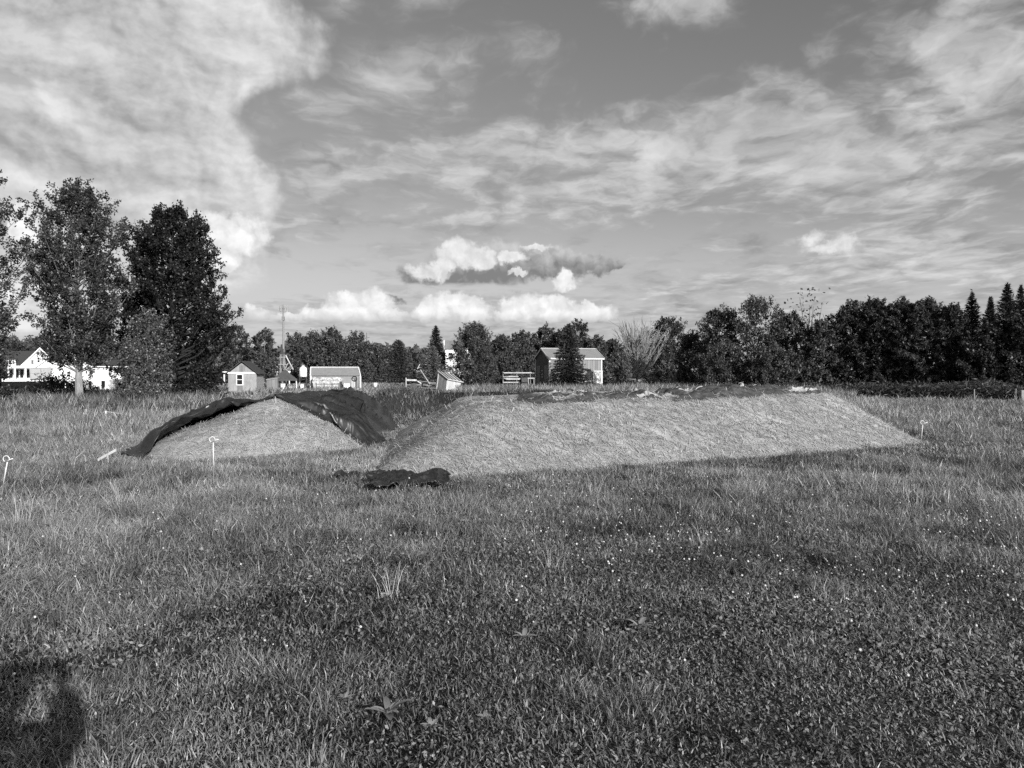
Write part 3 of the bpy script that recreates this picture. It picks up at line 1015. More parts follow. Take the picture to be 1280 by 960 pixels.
fold = fold + .06 * np.exp(-((TA - .955) / .035) ** 2) * sstep(.1, .4, TR) * (1 - .5 * TR) + .07 * sstep(.0, .08, TA) * (1 - sstep(.12, .2, TA)) * np.sin(TR * 9) * .3
# two big pleats on the right flank
for c0, wd, hg in ((.085, .006, .13), (.135, .007, .17), (.055, .005, .07), (.165, .006, .10)):
    fold = fold + hg * np.exp(-((TA - c0 - .02 * (1 - TR)) / wd) ** 2) * sstep(.25, .8, TR)
crest_bump = .10 * np.exp(-((TR - .03) / .05) ** 2) * sstep(.03, .1, TA) * (1 - sstep(.85, .95, TA)) * (fbm(TA * 30, TR * 4, 1, 139))
tz = tz + (.045 + np.maximum(fold, -.02) + crest_bump) * (1 - .85 * sstep(.80, 1.0, TR)) + .012
V = np.stack((tx.ravel(), ty.ravel(), tz.ravel()), 1)
idx = np.arange(nA * nR).reshape(nA, nR)
Q = np.stack((idx[:-1, :-1], idx[:-1, 1:], idx[1:, 1:], idx[1:, :-1]), -1).reshape(-1, 4)
tarp = link('fabric_cover', quads_mesh('fabric_cover', V, Q, M['fabric'], smooth=True))
tag(tarp, 'large black fabric sheet draped over the back of the small mound', 'tarp')
sol = tarp.modifiers.new('thickness', 'SOLIDIFY'); sol.thickness = .012

# crumpled black fabric at the foot of the long mound
n1_, m1_ = 120, 70
CA, CB = np.meshgrid(np.linspace(0, 1, n1_), np.linspace(0, 1, m1_), indexing='ij')
D0 = EYE * F / (612 - HOR)
cx0 = PX(512, D0)
lx = (CA - .5) * (.86 + .3 * fbm(CB * 6, CB * 0, 1, 159)) - .02 + .05 * np.sin(CB * 5)
ly = (CB - .5) * (.62 + .3 * fbm(CA * 6, CA * 0, 1, 157)) + .10 * (fbm(CA * 5, CB * 0, 1, 151) - .5) + .22 * (CA - .5)
lz = .03 + .05 * fbm(CA * 6, CB * 6, 1, 153) + .11 * np.exp(-((CA - .80 - .10 * (CB - .5)) / .13) ** 2) * sstep(.15, .6, CB) \
    + .10 * np.exp(-((CB - .78 + .35 * (CA - .2)) / .13) ** 2) * (1 - sstep(.45, .62, CA)) + .07 * np.exp(-((CA - .10) / .07) ** 2) * (1 - sstep(.1, .35, CB)) \
    + .06 * np.exp(-((CB - .45) / .3) ** 2) + .10 * (1 - np.abs(2 * fbm(CA * 5 + CB, CB * 4, 1, 155, 4) - 1)) ** 3
lz = .02 + lz * .72
lx = lx + .10 * np.exp(-((CA - .8) / .13) ** 2) * CB
V = np.stack((lx.ravel(), ly.ravel(), lz.ravel()), 1)
idx = np.arange(n1_ * m1_).reshape(n1_, m1_)
Q = np.stack((idx[:-1, :-1], idx[1:, :-1], idx[1:, 1:], idx[:-1, 1:]), -1).reshape(-1, 4)
scrap = link('fabric_scrap', quads_mesh('fabric_scrap', V, Q, M['fabric'], smooth=True))
scrap.location = (cx0, D0, float(gh(cx0, D0)) + .03)
tag(scrap, 'crumpled black fabric scrap in the grass at the mound foot', 'tarp')
sol = scrap.modifiers.new('thickness', 'SOLIDIFY'); sol.thickness = .012

# torn strips of it running off into the grass
D1 = EYE * F / (597 - HOR)
strip = thing('fabric_strip', 'thin torn strip of black fabric lying in front of the gap', 'tarp', (PX(452, D1), D1, float(gh(PX(452, D1), D1)) + .04))
m = MB()
pts = [(-.38 + .085 * i, -.10 - .02 * i + .04 * math.sin(i * 1.7), .02 + .03 * math.sin(i * 2.3)) for i in range(9)]
for a, b in zip(pts[:-1], pts[1:]):
    m.slab((a[0], a[1] - .06, a[2]), (b[0], b[1] - .06, b[2] + .015), (b[0], b[1] + .06, b[2] + .05), (a[0], a[1] + .06, a[2] + .04), .01)
m.build('cloth', M['fabric'], strip)


# ------------------------------------------------------------------ looped stakes and laths
def stake(px, top_py, base_py, lean_px, label, seed=0, D=None):
    D = D or EYE * F / (base_py - HOR)
    x0 = PX(px, D)
    H = (base_py - top_py) / F * D
    z0 = float(gh(x0, D))
    t = thing('marker_stake', label, 'stake', (x0, D, z0), 0, 'looped marker stakes round the mounds')
    lx = lean_px / F * D
    m = MB(); m.tube([(0, 0, -.1), (lx * .45, 0, H * .46)], .0075, 6); m.build('rod', M['rod'], t)
    m = MB(); m.tube([(lx * .45, 0, H * .46), (lx * .92, 0, H * .93)], .008, 8)
    r = .036
    cx, cz = lx * .92 - .01, H * .93 + r
    loop = [(cx + r * math.cos(a), -.012 * i / 14, cz + r * math.sin(a)) for i, a in enumerate(np.linspace(R(-70), R(250), 15))]
    m.tube(loop, .0062, 6)
    m.tube([(cx + r * .2, -.012, cz - r * .95), (cx + r * 1.6, -.02, cz - r * .2), (cx + r * 2.6, -.02, cz + r * .1)], .0075, 6)
    m.build('white_tip', M['whiterod'], t, True)


stake(266, 549, 612, 0, 'white tipped looped stake upright before the small mound')
stake(-2, 572, 628, 11, 'leaning white looped stake at the left edge of the grass')
stake(1151, 529, 568, 3, 'white looped stake at the right end of the long mound')

D = EYE * F / (590 - HOR)
t = thing('lath_marker', 'wooden lath nailed aslant on a short peg in the grass', 'marker', (PX(134, D), D, float(gh(PX(134, D), D))))
m = MB(); m.box(-.012, .012, -.012, .012, -.05, .27); m.build('peg', M['lath'], t)
m = MB(); m.slab((-.155, -.016, .165), (.135, -.016, .325), (.135, -.012, .37), (-.155, -.012, .21), .012); m.build('lath', M['lath'], t)
D = EYE * F / (526 - HOR)
t = thing('string_peg', 'short white peg with a string near the weeds', 'peg', (PX(132, D), D, 0))
m = MB(); m.box(-.02, .02, -.02, .02, 0, .32); m.build('peg', M['white'], t)
m = MB(); m.tube([(0, 0, .3), (.5, .2, .2), (1.0, .5, .05)], .006, 4); m.build('string', M['whiterod'], t)


# ------------------------------------------------------------------ trees
def leaf_quads(C, Ax, l, w, r):
    n = len(C)
    Ax = Ax / (np.linalg.norm(Ax, axis=1)[:, None] + 1e-9)
    B = np.cross(Ax, r.normal(0, 1, (n, 3))); B /= np.linalg.norm(B, axis=1)[:, None] + 1e-9
    l = (l * r.uniform(.6, 1.35, n))[:, None]; w = (w * r.uniform(.6, 1.3, n))[:, None]
    V = np.stack((C - Ax * l * .5, C + B * w * .5 - Ax * l * .05, C + Ax * l * .5, C - B * w * .5 - Ax * l * .05), 1).reshape(-1, 3)
    return V, np.arange(n * 4).reshape(-1, 4)


def env_oval(t, top=.35, low=.55):
    """width of a crown at height 0..1; widest at top"""
    t = np.clip(t, 0, 1)
    return np.where(t < top, low + (1 - low) * np.sin(t / top * np.pi / 2), np.sqrt(np.clip(1 - ((t - top) / (1 - top)) ** 2, 0, 1)))


def broadleaf(name, label, px, top_py, wpx, D, mat, bark, seed, limbs=90, subs=5, lps=10, leaf=(.14, .10), clear=.12, ascend=1.0, env=(.35, .55), group=None,
              spray=.32, trunk_r=None, cat='tree', lump=.35, droop=0.0, off=0.0, z0=0.0, inner=.45, jit=.16, limb_mat=None):
    r = np.random.default_rng(seed)
    x0 = PX(px, D)
    h = PZ(top_py, D) - z0
    W = wpx / F * D / 2
    t = thing(name, label, cat, (x0, D, z0), 0, group)
    cb = h * clear
    tr = trunk_r or max(.05, h * .022)
    mb = MB()
    wob = r.normal(0, .018 * h, (6, 2)); wob[0] = 0
    tz_ = np.linspace(-.15, h * .9, 6)
    tp = np.stack((wob[:, 0] + off * W * np.linspace(0, 1, 6), wob[:, 1], tz_), 1)

    def trunk_at(z):
        return np.stack((np.interp(z, tz_, tp[:, 0]), np.interp(z, tz_, tp[:, 1]), z), -1)
    # limb tips spread through the crown's outer half, lumpy outline
    C, Ax = [], []
    lb = MB()
    zc = max(cb * 1.25, h * .12)
    pc = tuple(trunk_at(np.array(zc)))
    mb.tube([tp[0], tuple(trunk_at(np.array(zc * .5))), pc], [tr * 1.25, tr, tr * .9], 8)
    up_ = [pc] + [tuple(q) for q in tp if q[2] > zc + .1]
    lb.tube(up_, list(np.linspace(tr * .85, tr * .08, len(up_))), 7)
    ph = r.uniform(0, 6.28, 6)
    for i in range(limbs):
        tt = (i + r.uniform(0, 1)) / limbs
        tt = tt ** .92
        a = i * 2.39996 + r.normal(0, .3)
        ew = float(env_oval(np.array(tt), *env)) * W
        ew *= 1 + lump * (.5 * math.sin(2 * a + ph[0] + 5 * tt) + .5 * math.sin(3 * a + ph[1] - 7 * tt)) * .6 + r.normal(0, .08)
        rr_ = max(.05, ew) * (inner + (1.02 - inner) * r.random() ** .55)
        ze = cb + (h - cb) * tt
        base = trunk_at(np.array(ze))
        e = Vector((base[0] + rr_ * math.cos(a), base[1] + rr_ * math.sin(a), ze))
        zs = max(cb * .75, min(ze - ascend * rr_ * r.uniform(.75, 1.2), h * .86))
        s = Vector(trunk_at(np.array(zs)))
        mid = s.lerp(e, .55) + Vector((0, 0, (-.12 if ascend > 0 else .1) * rr_))
        lr = tr * .32 * (1 - .6 * tt) * (.5 + .5 * rr_ / max(W, .1))
        pts = [s, s.lerp(mid, .5), mid, mid.lerp(e, .5), e]
        lb.tube(pts, [lr, lr * .8, lr * .6, lr * .4, lr * .12], 5, False)
        ld = (e - mid).normalized()
        for k in range(subs):
            f = r.uniform(.45, 1.0)
            p = s.lerp(mid, f / .55) if f < .55 else mid.lerp(e, (f - .55) / .45)
            dv = ld * r.uniform(.2, 1.0) + Vector(r.normal(0, .55, 3)) + Vector((0, 0, .45 * (1 if ascend > .4 else .2) - droop))
            dv.normalize()
            ln = spray * W * r.uniform(.45, 1.1)
            q_ = p + dv * ln
            if lr > .012 and k % 2 == 0:
                lb.tube([p, q_], [lr * .25, lr * .08], 4, False)
            f2 = r.uniform(0, 1, lps)[:, None] ** .8
            pp = np.array(p)[None] * (1 - f2) + np.array(q_)[None] * f2 + r.normal(0, 1, (lps, 3)) * (ln * jit * (1.15 - .8 * f2) + leaf[0] * .15)
            C.append(pp)
            Ax.append(np.array(dv)[None] * .6 + r.normal(0, .8, (lps, 3)) + np.array((0, 0, -.15)))
    C = np.concatenate(C); Ax = np.concatenate(Ax)
    C[:, 2] = np.maximum(C[:, 2], .05)
    V, Qd = leaf_quads(C, Ax, leaf[0], leaf[1], r)
    n = len(C)
    tone = (r.normal(.45, .2, n) + (r.normal(0, .24, limbs * subs).repeat(lps))[:n]).clip(-.1, 1.3)
    mb.build('trunk', bark, t)
    lb.build('limbs', limb_mat or M['bark'], t)
    link('crown', quads_mesh('crown', V, Qd, mat, np.repeat(tone, 4)), t)
    return t


def conifer(name, label, px, top_py, wpx, D, mat, seed, levels=18, nb=9, cards=12, group=None, droop=.25, card=(.34, .12), power=.85, skirt=.04, tip=.12, gap=1.0, z0=0.0):
    r = np.random.default_rng(seed)
    x0 = PX(px, D)
    h = PZ(top_py, D) - z0
    W = wpx / F * D / 2
    t = thing(name, label, 'tree', (x0, D, z0), 0, group)
    mb = MB()
    mb.tube([(0, 0, -.1), (0, 0, h * .5), (0, 0, h * .99)], [h * .018, h * .011, .012], 7)
    C, Ax = [], []
    for i in range(levels):
        f = (i + .3 * r.random()) / levels
        z = h * (skirt + (1 - skirt) * f ** .95)
        L0 = W * (1 - f) ** power * r.uniform(.85, 1.12) + tip * .6
        for k in range(nb):
            a = 6.28 * (k + r.uniform(-.3, .3)) / nb + i * 1.1
            L = L0 * r.uniform(.72, 1.12)
            up0 = .25 * f
            m = max(4, int(cards * (L / max(W, .1)) ** .8) + 2)
            s = np.sort(r.uniform(.05, 1.0, m))
            zz = z + L * (up0 * s - droop * (1 - f) * s * s + .10 * droop * s ** 4)
            cx, cy = L * s * math.cos(a), L * s * math.sin(a)
            wd = (1 - .6 * s) * L * .24
            j = r.normal(0, 1, m) * wd
            C.append(np.stack((cx - math.sin(a) * j, cy + math.cos(a) * j, zz + r.normal(0, h / levels * .32 * gap, m) - np.abs(j) * .15), 1))
            side = np.sign(j)[:, None]
            Ax.append(np.array((math.cos(a), math.sin(a), -.1 + .5 * f))[None] + side * np.array((-math.sin(a), math.cos(a), -.1))[None] * .6 + r.normal(0, .25, (m, 3)))
            if L > .5:
                mb.tube([(0, 0, z), (L * .6 * math.cos(a), L * .6 * math.sin(a), z + L * .6 * (up0 - droop * (1 - f) * .6)), ], [.02, .006], 4, False)
    n = 24
    C.append(np.stack((r.normal(0, .04, n), r.normal(0, .04, n), h * (1 - tip * .5 * r.random(n))), 1)); Ax.append(np.tile((0, 0, 1.0), (n, 1)) + r.normal(0, .35, (n, 3)))
    C = np.concatenate(C); Ax = np.concatenate(Ax)
    C[:, 2] = np.maximum(C[:, 2], .08)
    V, Qd = leaf_quads(C, Ax, card[0], card[1], r)
    tone = r.normal(.45, .25, len(C)).clip(-.1, 1.3)
    mb.build('trunk', M['dark_bark'], t)
    link('crown', quads_mesh('crown', V, Qd, mat, np.repeat(tone, 4)), t)
    return t


# three big yard trees on the left
GT = 'large yard trees on the left'
broadleaf('maple_tree', 'tall open maple with pale trunk, ascending limbs, before the white house', 100, 238, 138, 36.5, M['leaf_mid'], M['pale_bark'], 1, limbs=105, subs=6, lps=84,
          leaf=(.115, .08), clear=.20, ascend=1.15, env=(.62, .46), group=GT, spray=.40, trunk_r=.16, lump=.3, off=-.03, inner=.35, jit=.12)
broadleaf('maple_tree', 'dense very dark rounded maple beside the pale trunked one', 214, 266, 150, 41, M['leaf_dark'], M['dark_bark'], 2, limbs=240, subs=8, lps=56,
          leaf=(.125, .09), clear=.05, ascend=.7, env=(.40, .86), group=GT, spray=.22, limb_mat=M['dark_bark'], trunk_r=.28, lump=.05, off=0.0, inner=.5)
broadleaf('maple_tree', 'leafy maple cut off by the left edge of the view', -42, 200, 150, 33, M['leaf_mid'], M['pale_bark'], 3, limbs=95, subs=7, lps=60,
          leaf=(.115, .08), clear=.14, ascend=1.0, env=(.45, .7), group=GT, spray=.34, trunk_r=.2, lump=.4, inner=.35)
broadleaf('poplar_sapling', 'pale leaved young poplar in front of the dark maple', 186, 392, 66, 32, M['leaf_light'], M['pale_bark'], 4, limbs=60, subs=6, lps=22,
          leaf=(.08, .065), clear=.12, ascend=1.6, env=(.4, .75), group='saplings by the yard trees', spray=.5, trunk_r=.035, lump=.5)
broadleaf('poplar_sapling', 'slim leaning sapling between the two big maples', 158, 430, 44, 31, M['leaf_light'], M['pale_bark'], 5, limbs=26, subs=5, lps=16,
          leaf=(.08, .065), clear=.25, ascend=1.8, env=(.5, .6), group='saplings by the yard trees', spray=.5, trunk_r=.028, lump=.5, off=.5)
broadleaf('leafy_bush', 'dark bush at the far left below the cut off maple', -16, 456, 52, 31, M['leaf_dark'], M['bark'], 6, limbs=60, subs=6, lps=20, leaf=(.09, .07), clear=.02, ascend=.5, env=(.3, .9), cat='bush', spray=.4)
broadleaf('leafy_bush', 'low dark thicket below the dark maple', 240, 484, 110, 40, M['leaf_dark'], M['bark'], 7, limbs=60, subs=6, lps=20, leaf=(.10, .07), clear=.02, ascend=.5, env=(.3, .9), cat='bush', spray=.3)
broadleaf('leafy_bush', 'low dark scrub in front of the white house', 70, 476, 110, 42, M['leaf_dark'], M['bark'], 8, limbs=50, subs=6, lps=20, leaf=(.10, .07), clear=.02, ascend=.5, env=(.3, .9), cat='bush', spray=.3)

GB = 'trees beyond the buildings'
LW, ND = M['leaf_wood'], M['needle_dark']


def far_tree(kind, label, px, top, w, D, seed, mat=None, **kw):
    base = dict(limbs=60, subs=5, lps=34, leaf=(D * .0023, D * .0017), clear=.05, ascend=.6, env=(.45, .75), group=GB, spray=.34, lump=.25)
    base.update(kw)
    return broadleaf(kind, label, px, top, w, D, mat or LW, M['bark'], seed, **base)


far_tree('leafy_tree', 'broad tree peeping over the left end of the white house roof', 8, 424, 60, 150, 20)
far_tree('leafy_tree', 'round tree just above the white house gables', 56, 421, 56, 155, 21)
far_tree('leafy_tree', 'tree behind the white house by the tall open maple', 108, 426, 60, 150, 22)
far_tree('leafy_tree', 'tree hidden between the big maples', 165, 428, 70, 140, 26)
far_tree('leafy_tree', 'rounded tree directly behind the plywood shed', 296, 409, 46, 100, 23)
far_tree('leafy_tree', 'thin crowned tree with bare forked limbs by the plywood shed', 330, 415, 46, 98, 24, limbs=45)
far_tree('leafy_tree', 'low dense tree at the foot of the antenna mast', 372, 421, 46, 110, 25)
SP = dict(ascend=1.7, env=(.5, .85), spray=.5, lump=.15)
far_tree('upright_tree', 'spiky crowned tree rising behind the canopy tent', 392, 418, 40, 96, 28, **SP)
far_tree('upright_tree', 'tallest spiky tree above the low white trimmed shed', 418, 415, 44, 95, 29, **SP)
far_tree('upright_tree', 'spiky tree at the right end of the low shed', 446, 420, 40, 97, 30, **SP)
far_tree('leafy_tree', 'small hazy tree under the power pole', 464, 434, 36, 140, 31)
far_tree('leafy_tree', 'low tree between the power pole and the broad spruce', 480, 436, 34, 150, 32)
conifer('spruce_tree', 'broad spruce reaching the ground left of the white bucket cart', 498, 425, 58, 96, M['needle'], 33, levels=26, nb=13, cards=30, group='spruces', card=(.36, .10), power=.7)
conifer('spruce_tree', 'tall narrow dark spruce behind the leaning shed', 545, 407, 46, 94, M['needle_dark'], 34, levels=30, nb=12, cards=26, group='spruces', card=(.34, .10))
conifer('spruce_tree', 'pale blue spruce just behind the leaning shed', 541, 432, 48, 74, M['needle_blue'], 35, levels=20, nb=12, cards=28, group='spruces', card=(.28, .07), droop=.15)
far_tree('evergreen_tree', 'big dark bushy evergreen to the right of the leaning shed', 592, 408, 62, 86, 36, M['needle'], limbs=170, env=(.25, .8), ascend=.8, leaf=(.26, .09), spray=.3, lps=26)
conifer('spruce_tree', 'pointed top showing behind the bushy evergreen', 600, 407, 36, 92, M['needle'], 37, levels=20, nb=9, cards=12, group='spruces', card=(.4, .15))
for i, (lab, px, top, w, D) in enumerate((
        ('leafy tree right of the bushy evergreen', 628, 422, 44, 115), ('rounded tree above the lumber rack', 652, 418, 48, 118),
        ('high crowned tree over the barn gable', 680, 411, 44, 122), ('tree over the middle of the barn roof', 704, 414, 44, 120),
        ('pale tree over the right half of the barn roof', 742, 424, 44, 105), ('dull tree behind the right end of the barn', 764, 427, 40, 110))):
    far_tree('leafy_tree', lab, px, top, w, D, 40 + i, limbs=80)
far_tree('pine_tree', 'dark pine with a tufted top above the barn roof', 722, 402, 30, 112, 46, ND, limbs=60, env=(.8, .4), clear=.3, leaf=(.34, .10), ascend=.2, lps=24)
conifer('spruce_tree', 'layered spruce standing in front of the grey barn', 711, 406, 54, 79, M['needle'], 47, levels=24, nb=14, cards=64, group='spruces', card=(.32, .09), droop=.25, power=.72, gap=.75)
far_tree('willow_shrub', 'pale willow shrub at the right end of the barn', 779, 440, 24, 80, 48, M['leaf_pale'], env=(.5, .7), ascend=1.4, leaf=(.17, .08), cat='bush')

# bare tree
def bare_tree(label, px, top, w, D, seed, n, leafy=0):
    r = np.random.default_rng(seed)
    h = PZ(top, D); W = w / F * D / 2
    t = thing('bare_tree', label, 'tree', (PX(px, D), D, 0))
    mb = MB()
    mb.tube([(0, 0, -.1), (.05, 0, h * .35), (0, .05, h * .7)], [h * .016, h * .012, .03], 6)
    for i in range(n):
        a = i * 2.4 + r.normal(0, .3); zs = h * r.uniform(.12, .62)
        rr_ = W * r.uniform(.25, 1.0)
        ze = min(h, zs + r.uniform(.25, .6) * h)
        ze = min(ze, h * (1 - .25 * (rr_ / W) ** 2) * r.uniform(.88, 1))
        e = Vector((rr_ * math.cos(a), rr_ * math.sin(a), ze)); s = Vector((0, 0, zs)); md = s.lerp(e, .5) + Vector((rr_ * .12 * math.cos(a), rr_ * .12 * math.sin(a), -.05 * h))
        mb.tube([s, md, e], [.05, .032, .016], 4, False)
        for k in range(7):
            p = md.lerp(e, r.uniform(0, 1)) if k % 3 else s.lerp(md, r.uniform(.4, 1)); dv = ((e - s).normalized() + Vector(r.normal(0, .4, 3)) + Vector((0, 0, .5))).normalized()
            mb.tube([p, p + dv * W * r.uniform(.2, .5)], [.024, .010], 3, False)
    mb.build('trunk', M['dead_wood'], t)
    if leafy:
        C = r.normal(0, W * .55, (leafy, 3)); C[:, 2] = h * r.uniform(.45, .98, leafy)
        V, Qd = leaf_quads(C, r.normal(0, 1, (leafy, 3)), .22, .16, r)
        link('crown', quads_mesh('crown', V, Qd, M['leaf_wood'], np.repeat(r.uniform(0, 1, leafy), 4)), t)


bare_tree('leafless grey tree with many fine upright twigs', 796, 391, 70, 68, 50, 64)
bare_tree('thin half bare sapling sticking up above the right hand wood', 1010, 356, 44, 54, 51, 18, 160)

GR = 'trees of the dark wood on the right'
RT = dict(group=GR, limbs=90, subs=6, lps=38)
MDK = leafmat('dark_wood_leaves', .028, .11, .22, .03)  # the foliage's own dark grey, for wood and brush
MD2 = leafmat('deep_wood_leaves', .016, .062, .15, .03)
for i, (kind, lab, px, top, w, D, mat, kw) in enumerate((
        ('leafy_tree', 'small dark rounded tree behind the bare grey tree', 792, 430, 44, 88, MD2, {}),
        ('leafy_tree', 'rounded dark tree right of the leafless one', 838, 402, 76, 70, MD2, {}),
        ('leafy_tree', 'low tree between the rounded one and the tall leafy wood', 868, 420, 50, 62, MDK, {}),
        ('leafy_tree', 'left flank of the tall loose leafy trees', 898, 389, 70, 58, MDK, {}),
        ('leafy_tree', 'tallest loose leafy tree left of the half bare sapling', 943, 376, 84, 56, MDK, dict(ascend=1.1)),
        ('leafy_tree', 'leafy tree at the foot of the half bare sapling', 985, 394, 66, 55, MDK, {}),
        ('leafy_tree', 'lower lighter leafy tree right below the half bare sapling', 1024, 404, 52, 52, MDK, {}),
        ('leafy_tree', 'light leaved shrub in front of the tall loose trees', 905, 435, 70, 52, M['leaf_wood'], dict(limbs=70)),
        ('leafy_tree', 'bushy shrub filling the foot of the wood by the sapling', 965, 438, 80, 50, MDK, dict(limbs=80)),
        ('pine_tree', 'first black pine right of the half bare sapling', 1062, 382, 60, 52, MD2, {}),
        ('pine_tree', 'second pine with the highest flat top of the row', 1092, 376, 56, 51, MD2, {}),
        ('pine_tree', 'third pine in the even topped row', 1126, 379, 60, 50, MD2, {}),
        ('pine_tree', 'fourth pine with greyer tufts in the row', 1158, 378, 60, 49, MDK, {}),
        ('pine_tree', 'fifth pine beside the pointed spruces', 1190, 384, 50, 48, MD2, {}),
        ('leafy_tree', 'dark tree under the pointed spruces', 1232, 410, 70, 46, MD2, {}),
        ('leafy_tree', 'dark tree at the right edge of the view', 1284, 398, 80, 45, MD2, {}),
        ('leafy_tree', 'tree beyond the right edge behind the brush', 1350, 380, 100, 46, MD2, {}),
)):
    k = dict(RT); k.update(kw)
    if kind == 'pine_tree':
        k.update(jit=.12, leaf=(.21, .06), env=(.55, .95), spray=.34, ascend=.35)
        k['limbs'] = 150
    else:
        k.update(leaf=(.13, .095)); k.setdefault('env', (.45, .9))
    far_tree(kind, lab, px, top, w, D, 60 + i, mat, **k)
GS = 'pointed spruces of the right hand wood'
for i, (lab, px, top, w, D) in enumerate((('left twin topped spruce of the pointed group', 1214, 366, 80, 48), ('short spruce in the middle of the pointed group', 1237, 372, 71, 50),
                                          ('tall spruce with the sharpest tip', 1258, 355, 88, 46), ('tall spruce touching the right edge of the view', 1275, 357, 88, 47), ('spruce just past the right edge', 1312, 350, 100, 46))):
    conifer('spruce_tree', lab, px, top, w, D, M['needle_dark'], 80 + i, levels=34 + 3 * (i % 3), nb=10, cards=44 + 8 * (i % 2), group=GS, card=(.24, .06), droop=.16, power=.92 + .1 * (i % 2), tip=.05, gap=1.5)

# underbrush along the foot of the right hand wood
def brush(name, label, pts, h, depth, n, leaf, mat, seed):
    r = np.random.default_rng(seed)
    f = r.uniform(0, len(pts) - 1.001, n); i = f.astype(int); f -= i
    P = np.array(pts)
    x = P[i, 0] * (1 - f) + P[i + 1, 0] * f + r.normal(0, .5, n); y = P[i, 1] * (1 - f) + P[i + 1, 1] * f + r.uniform(-.5, .5, n) * depth
    top = h * (.30 + 1.15 * fbm(x, y, 2.0, seed, 5))
    z = top * np.sqrt(np.clip(1 - (2 * (r.random(n) - .5)) ** 2, 0, 1)) * r.uniform(.2, 1.0, n)
    V, Qd = leaf_quads(np.stack((x, y, z), 1), r.normal(0, 1, (n, 3)) + np.array((.5, 0, .3)), leaf[0], leaf[1], r)
    o = link(name, quads_mesh(name, V, Qd, mat, np.repeat((r.normal(.4, .25, n)).clip(0, 1.2), 4)))
    return tag(o, label, 'undergrowth', kind='stuff')


def at(px, D): return (PX(px, D), D)


brush('undergrowth', 'matted dark brush along the foot of the right hand wood', [at(1085, 46), at(1150, 44), at(1220, 42), at(1290, 40.5), at(1380, 39)], 1.25, 3.0, 16000, (.30, .05), MDK, 301)
brush('undergrowth', 'dark undergrowth along the foot of the leafy wood', [at(770, 74), at(850, 60), at(930, 52), at(1000, 49), at(1090, 47)], .85, 3.0, 9000, (.16, .10), M['leaf_wood'], 302)
brush('undergrowth', 'scrub along the foot of the trees behind the barn', [at(610, 96), at(660, 97), at(720, 98), at(770, 97)], 1.3, 4.0, 5000, (.3, .2), M['leaf_wood'], 303)

# far woods on the low horizon
def far_woods():
    r = np.random.default_rng(310)
    n = 24000
    a = r.uniform(R(-42), R(12), n); d = r.uniform(380, 520, n)
    x = d * np.sin(a); y = d * np.cos(a)
    top = 9.5 + 7 * fbm(a * 60, d * 0, 1.0, 311) + 3.0 * fbm(a * 400, d * 0, 1, 312)
    z = top * r.random(n) ** .5
    V, Qd = leaf_quads(np.stack((x, y, z), 1), r.normal(0, 1, (n, 3)), 2.6, 2.0, r)
    tag(link('distant_woods', quads_mesh('distant_woods', V, Qd, leafmat('far_leaves', .07, .15, .2, 0), np.repeat(r.uniform(0, 1, n), 4))), 'low wooded ridge on the far horizon', 'woods', kind='stuff')


far_woods()

# ------------------------------------------------------------------ buildings
def window(parent, x0, x1, y, z0, z1, fr=.07, bars=True, name='window', frame=None, dy=-.05):
    """a window on a wall that faces local -Y: frame proud of the wall, glass inside it"""
    m = MB()
    m.box(x0 - fr, x1 + fr, y + dy, y + .02, z1, z1 + fr); m.box(x0 - fr, x1 + fr, y + dy, y + .02, z0 - fr, z0)
    m.box(x0 - fr, x0, y + dy, y + .02, z0, z1); m.box(x1, x1 + fr, y + dy, y + .02, z0, z1)
    if bars:
        zm = (z0 + z1) / 2
        m.box(x0, x1, y + dy * .8, y + .01, zm - fr * .35, zm + fr * .35)
    w = m.build(name, frame or M['white'], parent)
    g_ = MB(); g_.box(x0, x1, y - .012, y + .015, z0, z1); g_.build('pane', M['glass'], w)
    return w


# white farmhouse far left (local x to the right, front faces the viewer)
HD = 120.0
hx = PX(0, HD)
house = thing('farmhouse', 'white sided farmhouse with two gables, dormer and columned porch', 'house', (hx, HD, 0), face(0, HD))
k = HD / F


def hX(p): return p * k


def hZ(p): return (475 - p) * k + .1


m = MB(); m.box(hX(-60), hX(66), 2.0, 9.0, 0, hZ(455)); m.prism([(hX(24), hZ(456)), (hX(62), hZ(456)), (hX(43), hZ(435.8))], 1.2, 6.4)
m.prism([(hX(38), 0), (hX(98), 0), (hX(98), hZ(458)), (hX(68), hZ(435.5)), (hX(38), hZ(458))], -1.6, 6.0)
m.box(hX(98.2), hX(150), .4, 5.6, 0, hZ(457.5)); m.build('wall', M['siding'], house)
m = MB()
yE, yR = 1.7, 5.5
m.slab((hX(-62), yE, hZ(455)), (hX(67), yE, hZ(455)), (hX(67), yR, hZ(436.5)), (hX(-62), yR, hZ(436.5)), .15)
m.slab((hX(67), 9.3, hZ(455)), (hX(-62), 9.3, hZ(455)), (hX(-62), yR, hZ(436.5)), (hX(67), yR, hZ(436.5)), .15)
for (xl, xm, xr, zb, zt, y0, y1) in ((22, 43, 64, 458, 434.6, .95, 6.2), (35.5, 68, 100.5, 460, 434.2, -1.9, 6.4)):
    m.slab((hX(xl), y0, hZ(zb)), (hX(xm), y0, hZ(zt)), (hX(xm), y1, hZ(zt)), (hX(xl), y1, hZ(zb)), -.14)
    m.slab((hX(xm) + .003, y0, hZ(zt)), (hX(xr), y0, hZ(zb)), (hX(xr), y1, hZ(zb)), (hX(xm) + .003, y1, hZ(zt)), -.14)
m.slab((hX(101), -.1, hZ(456.5)), (hX(152), -.1, hZ(456.5)), (hX(152), 3.0, hZ(447)), (hX(101), 3.0, hZ(447)), .12)
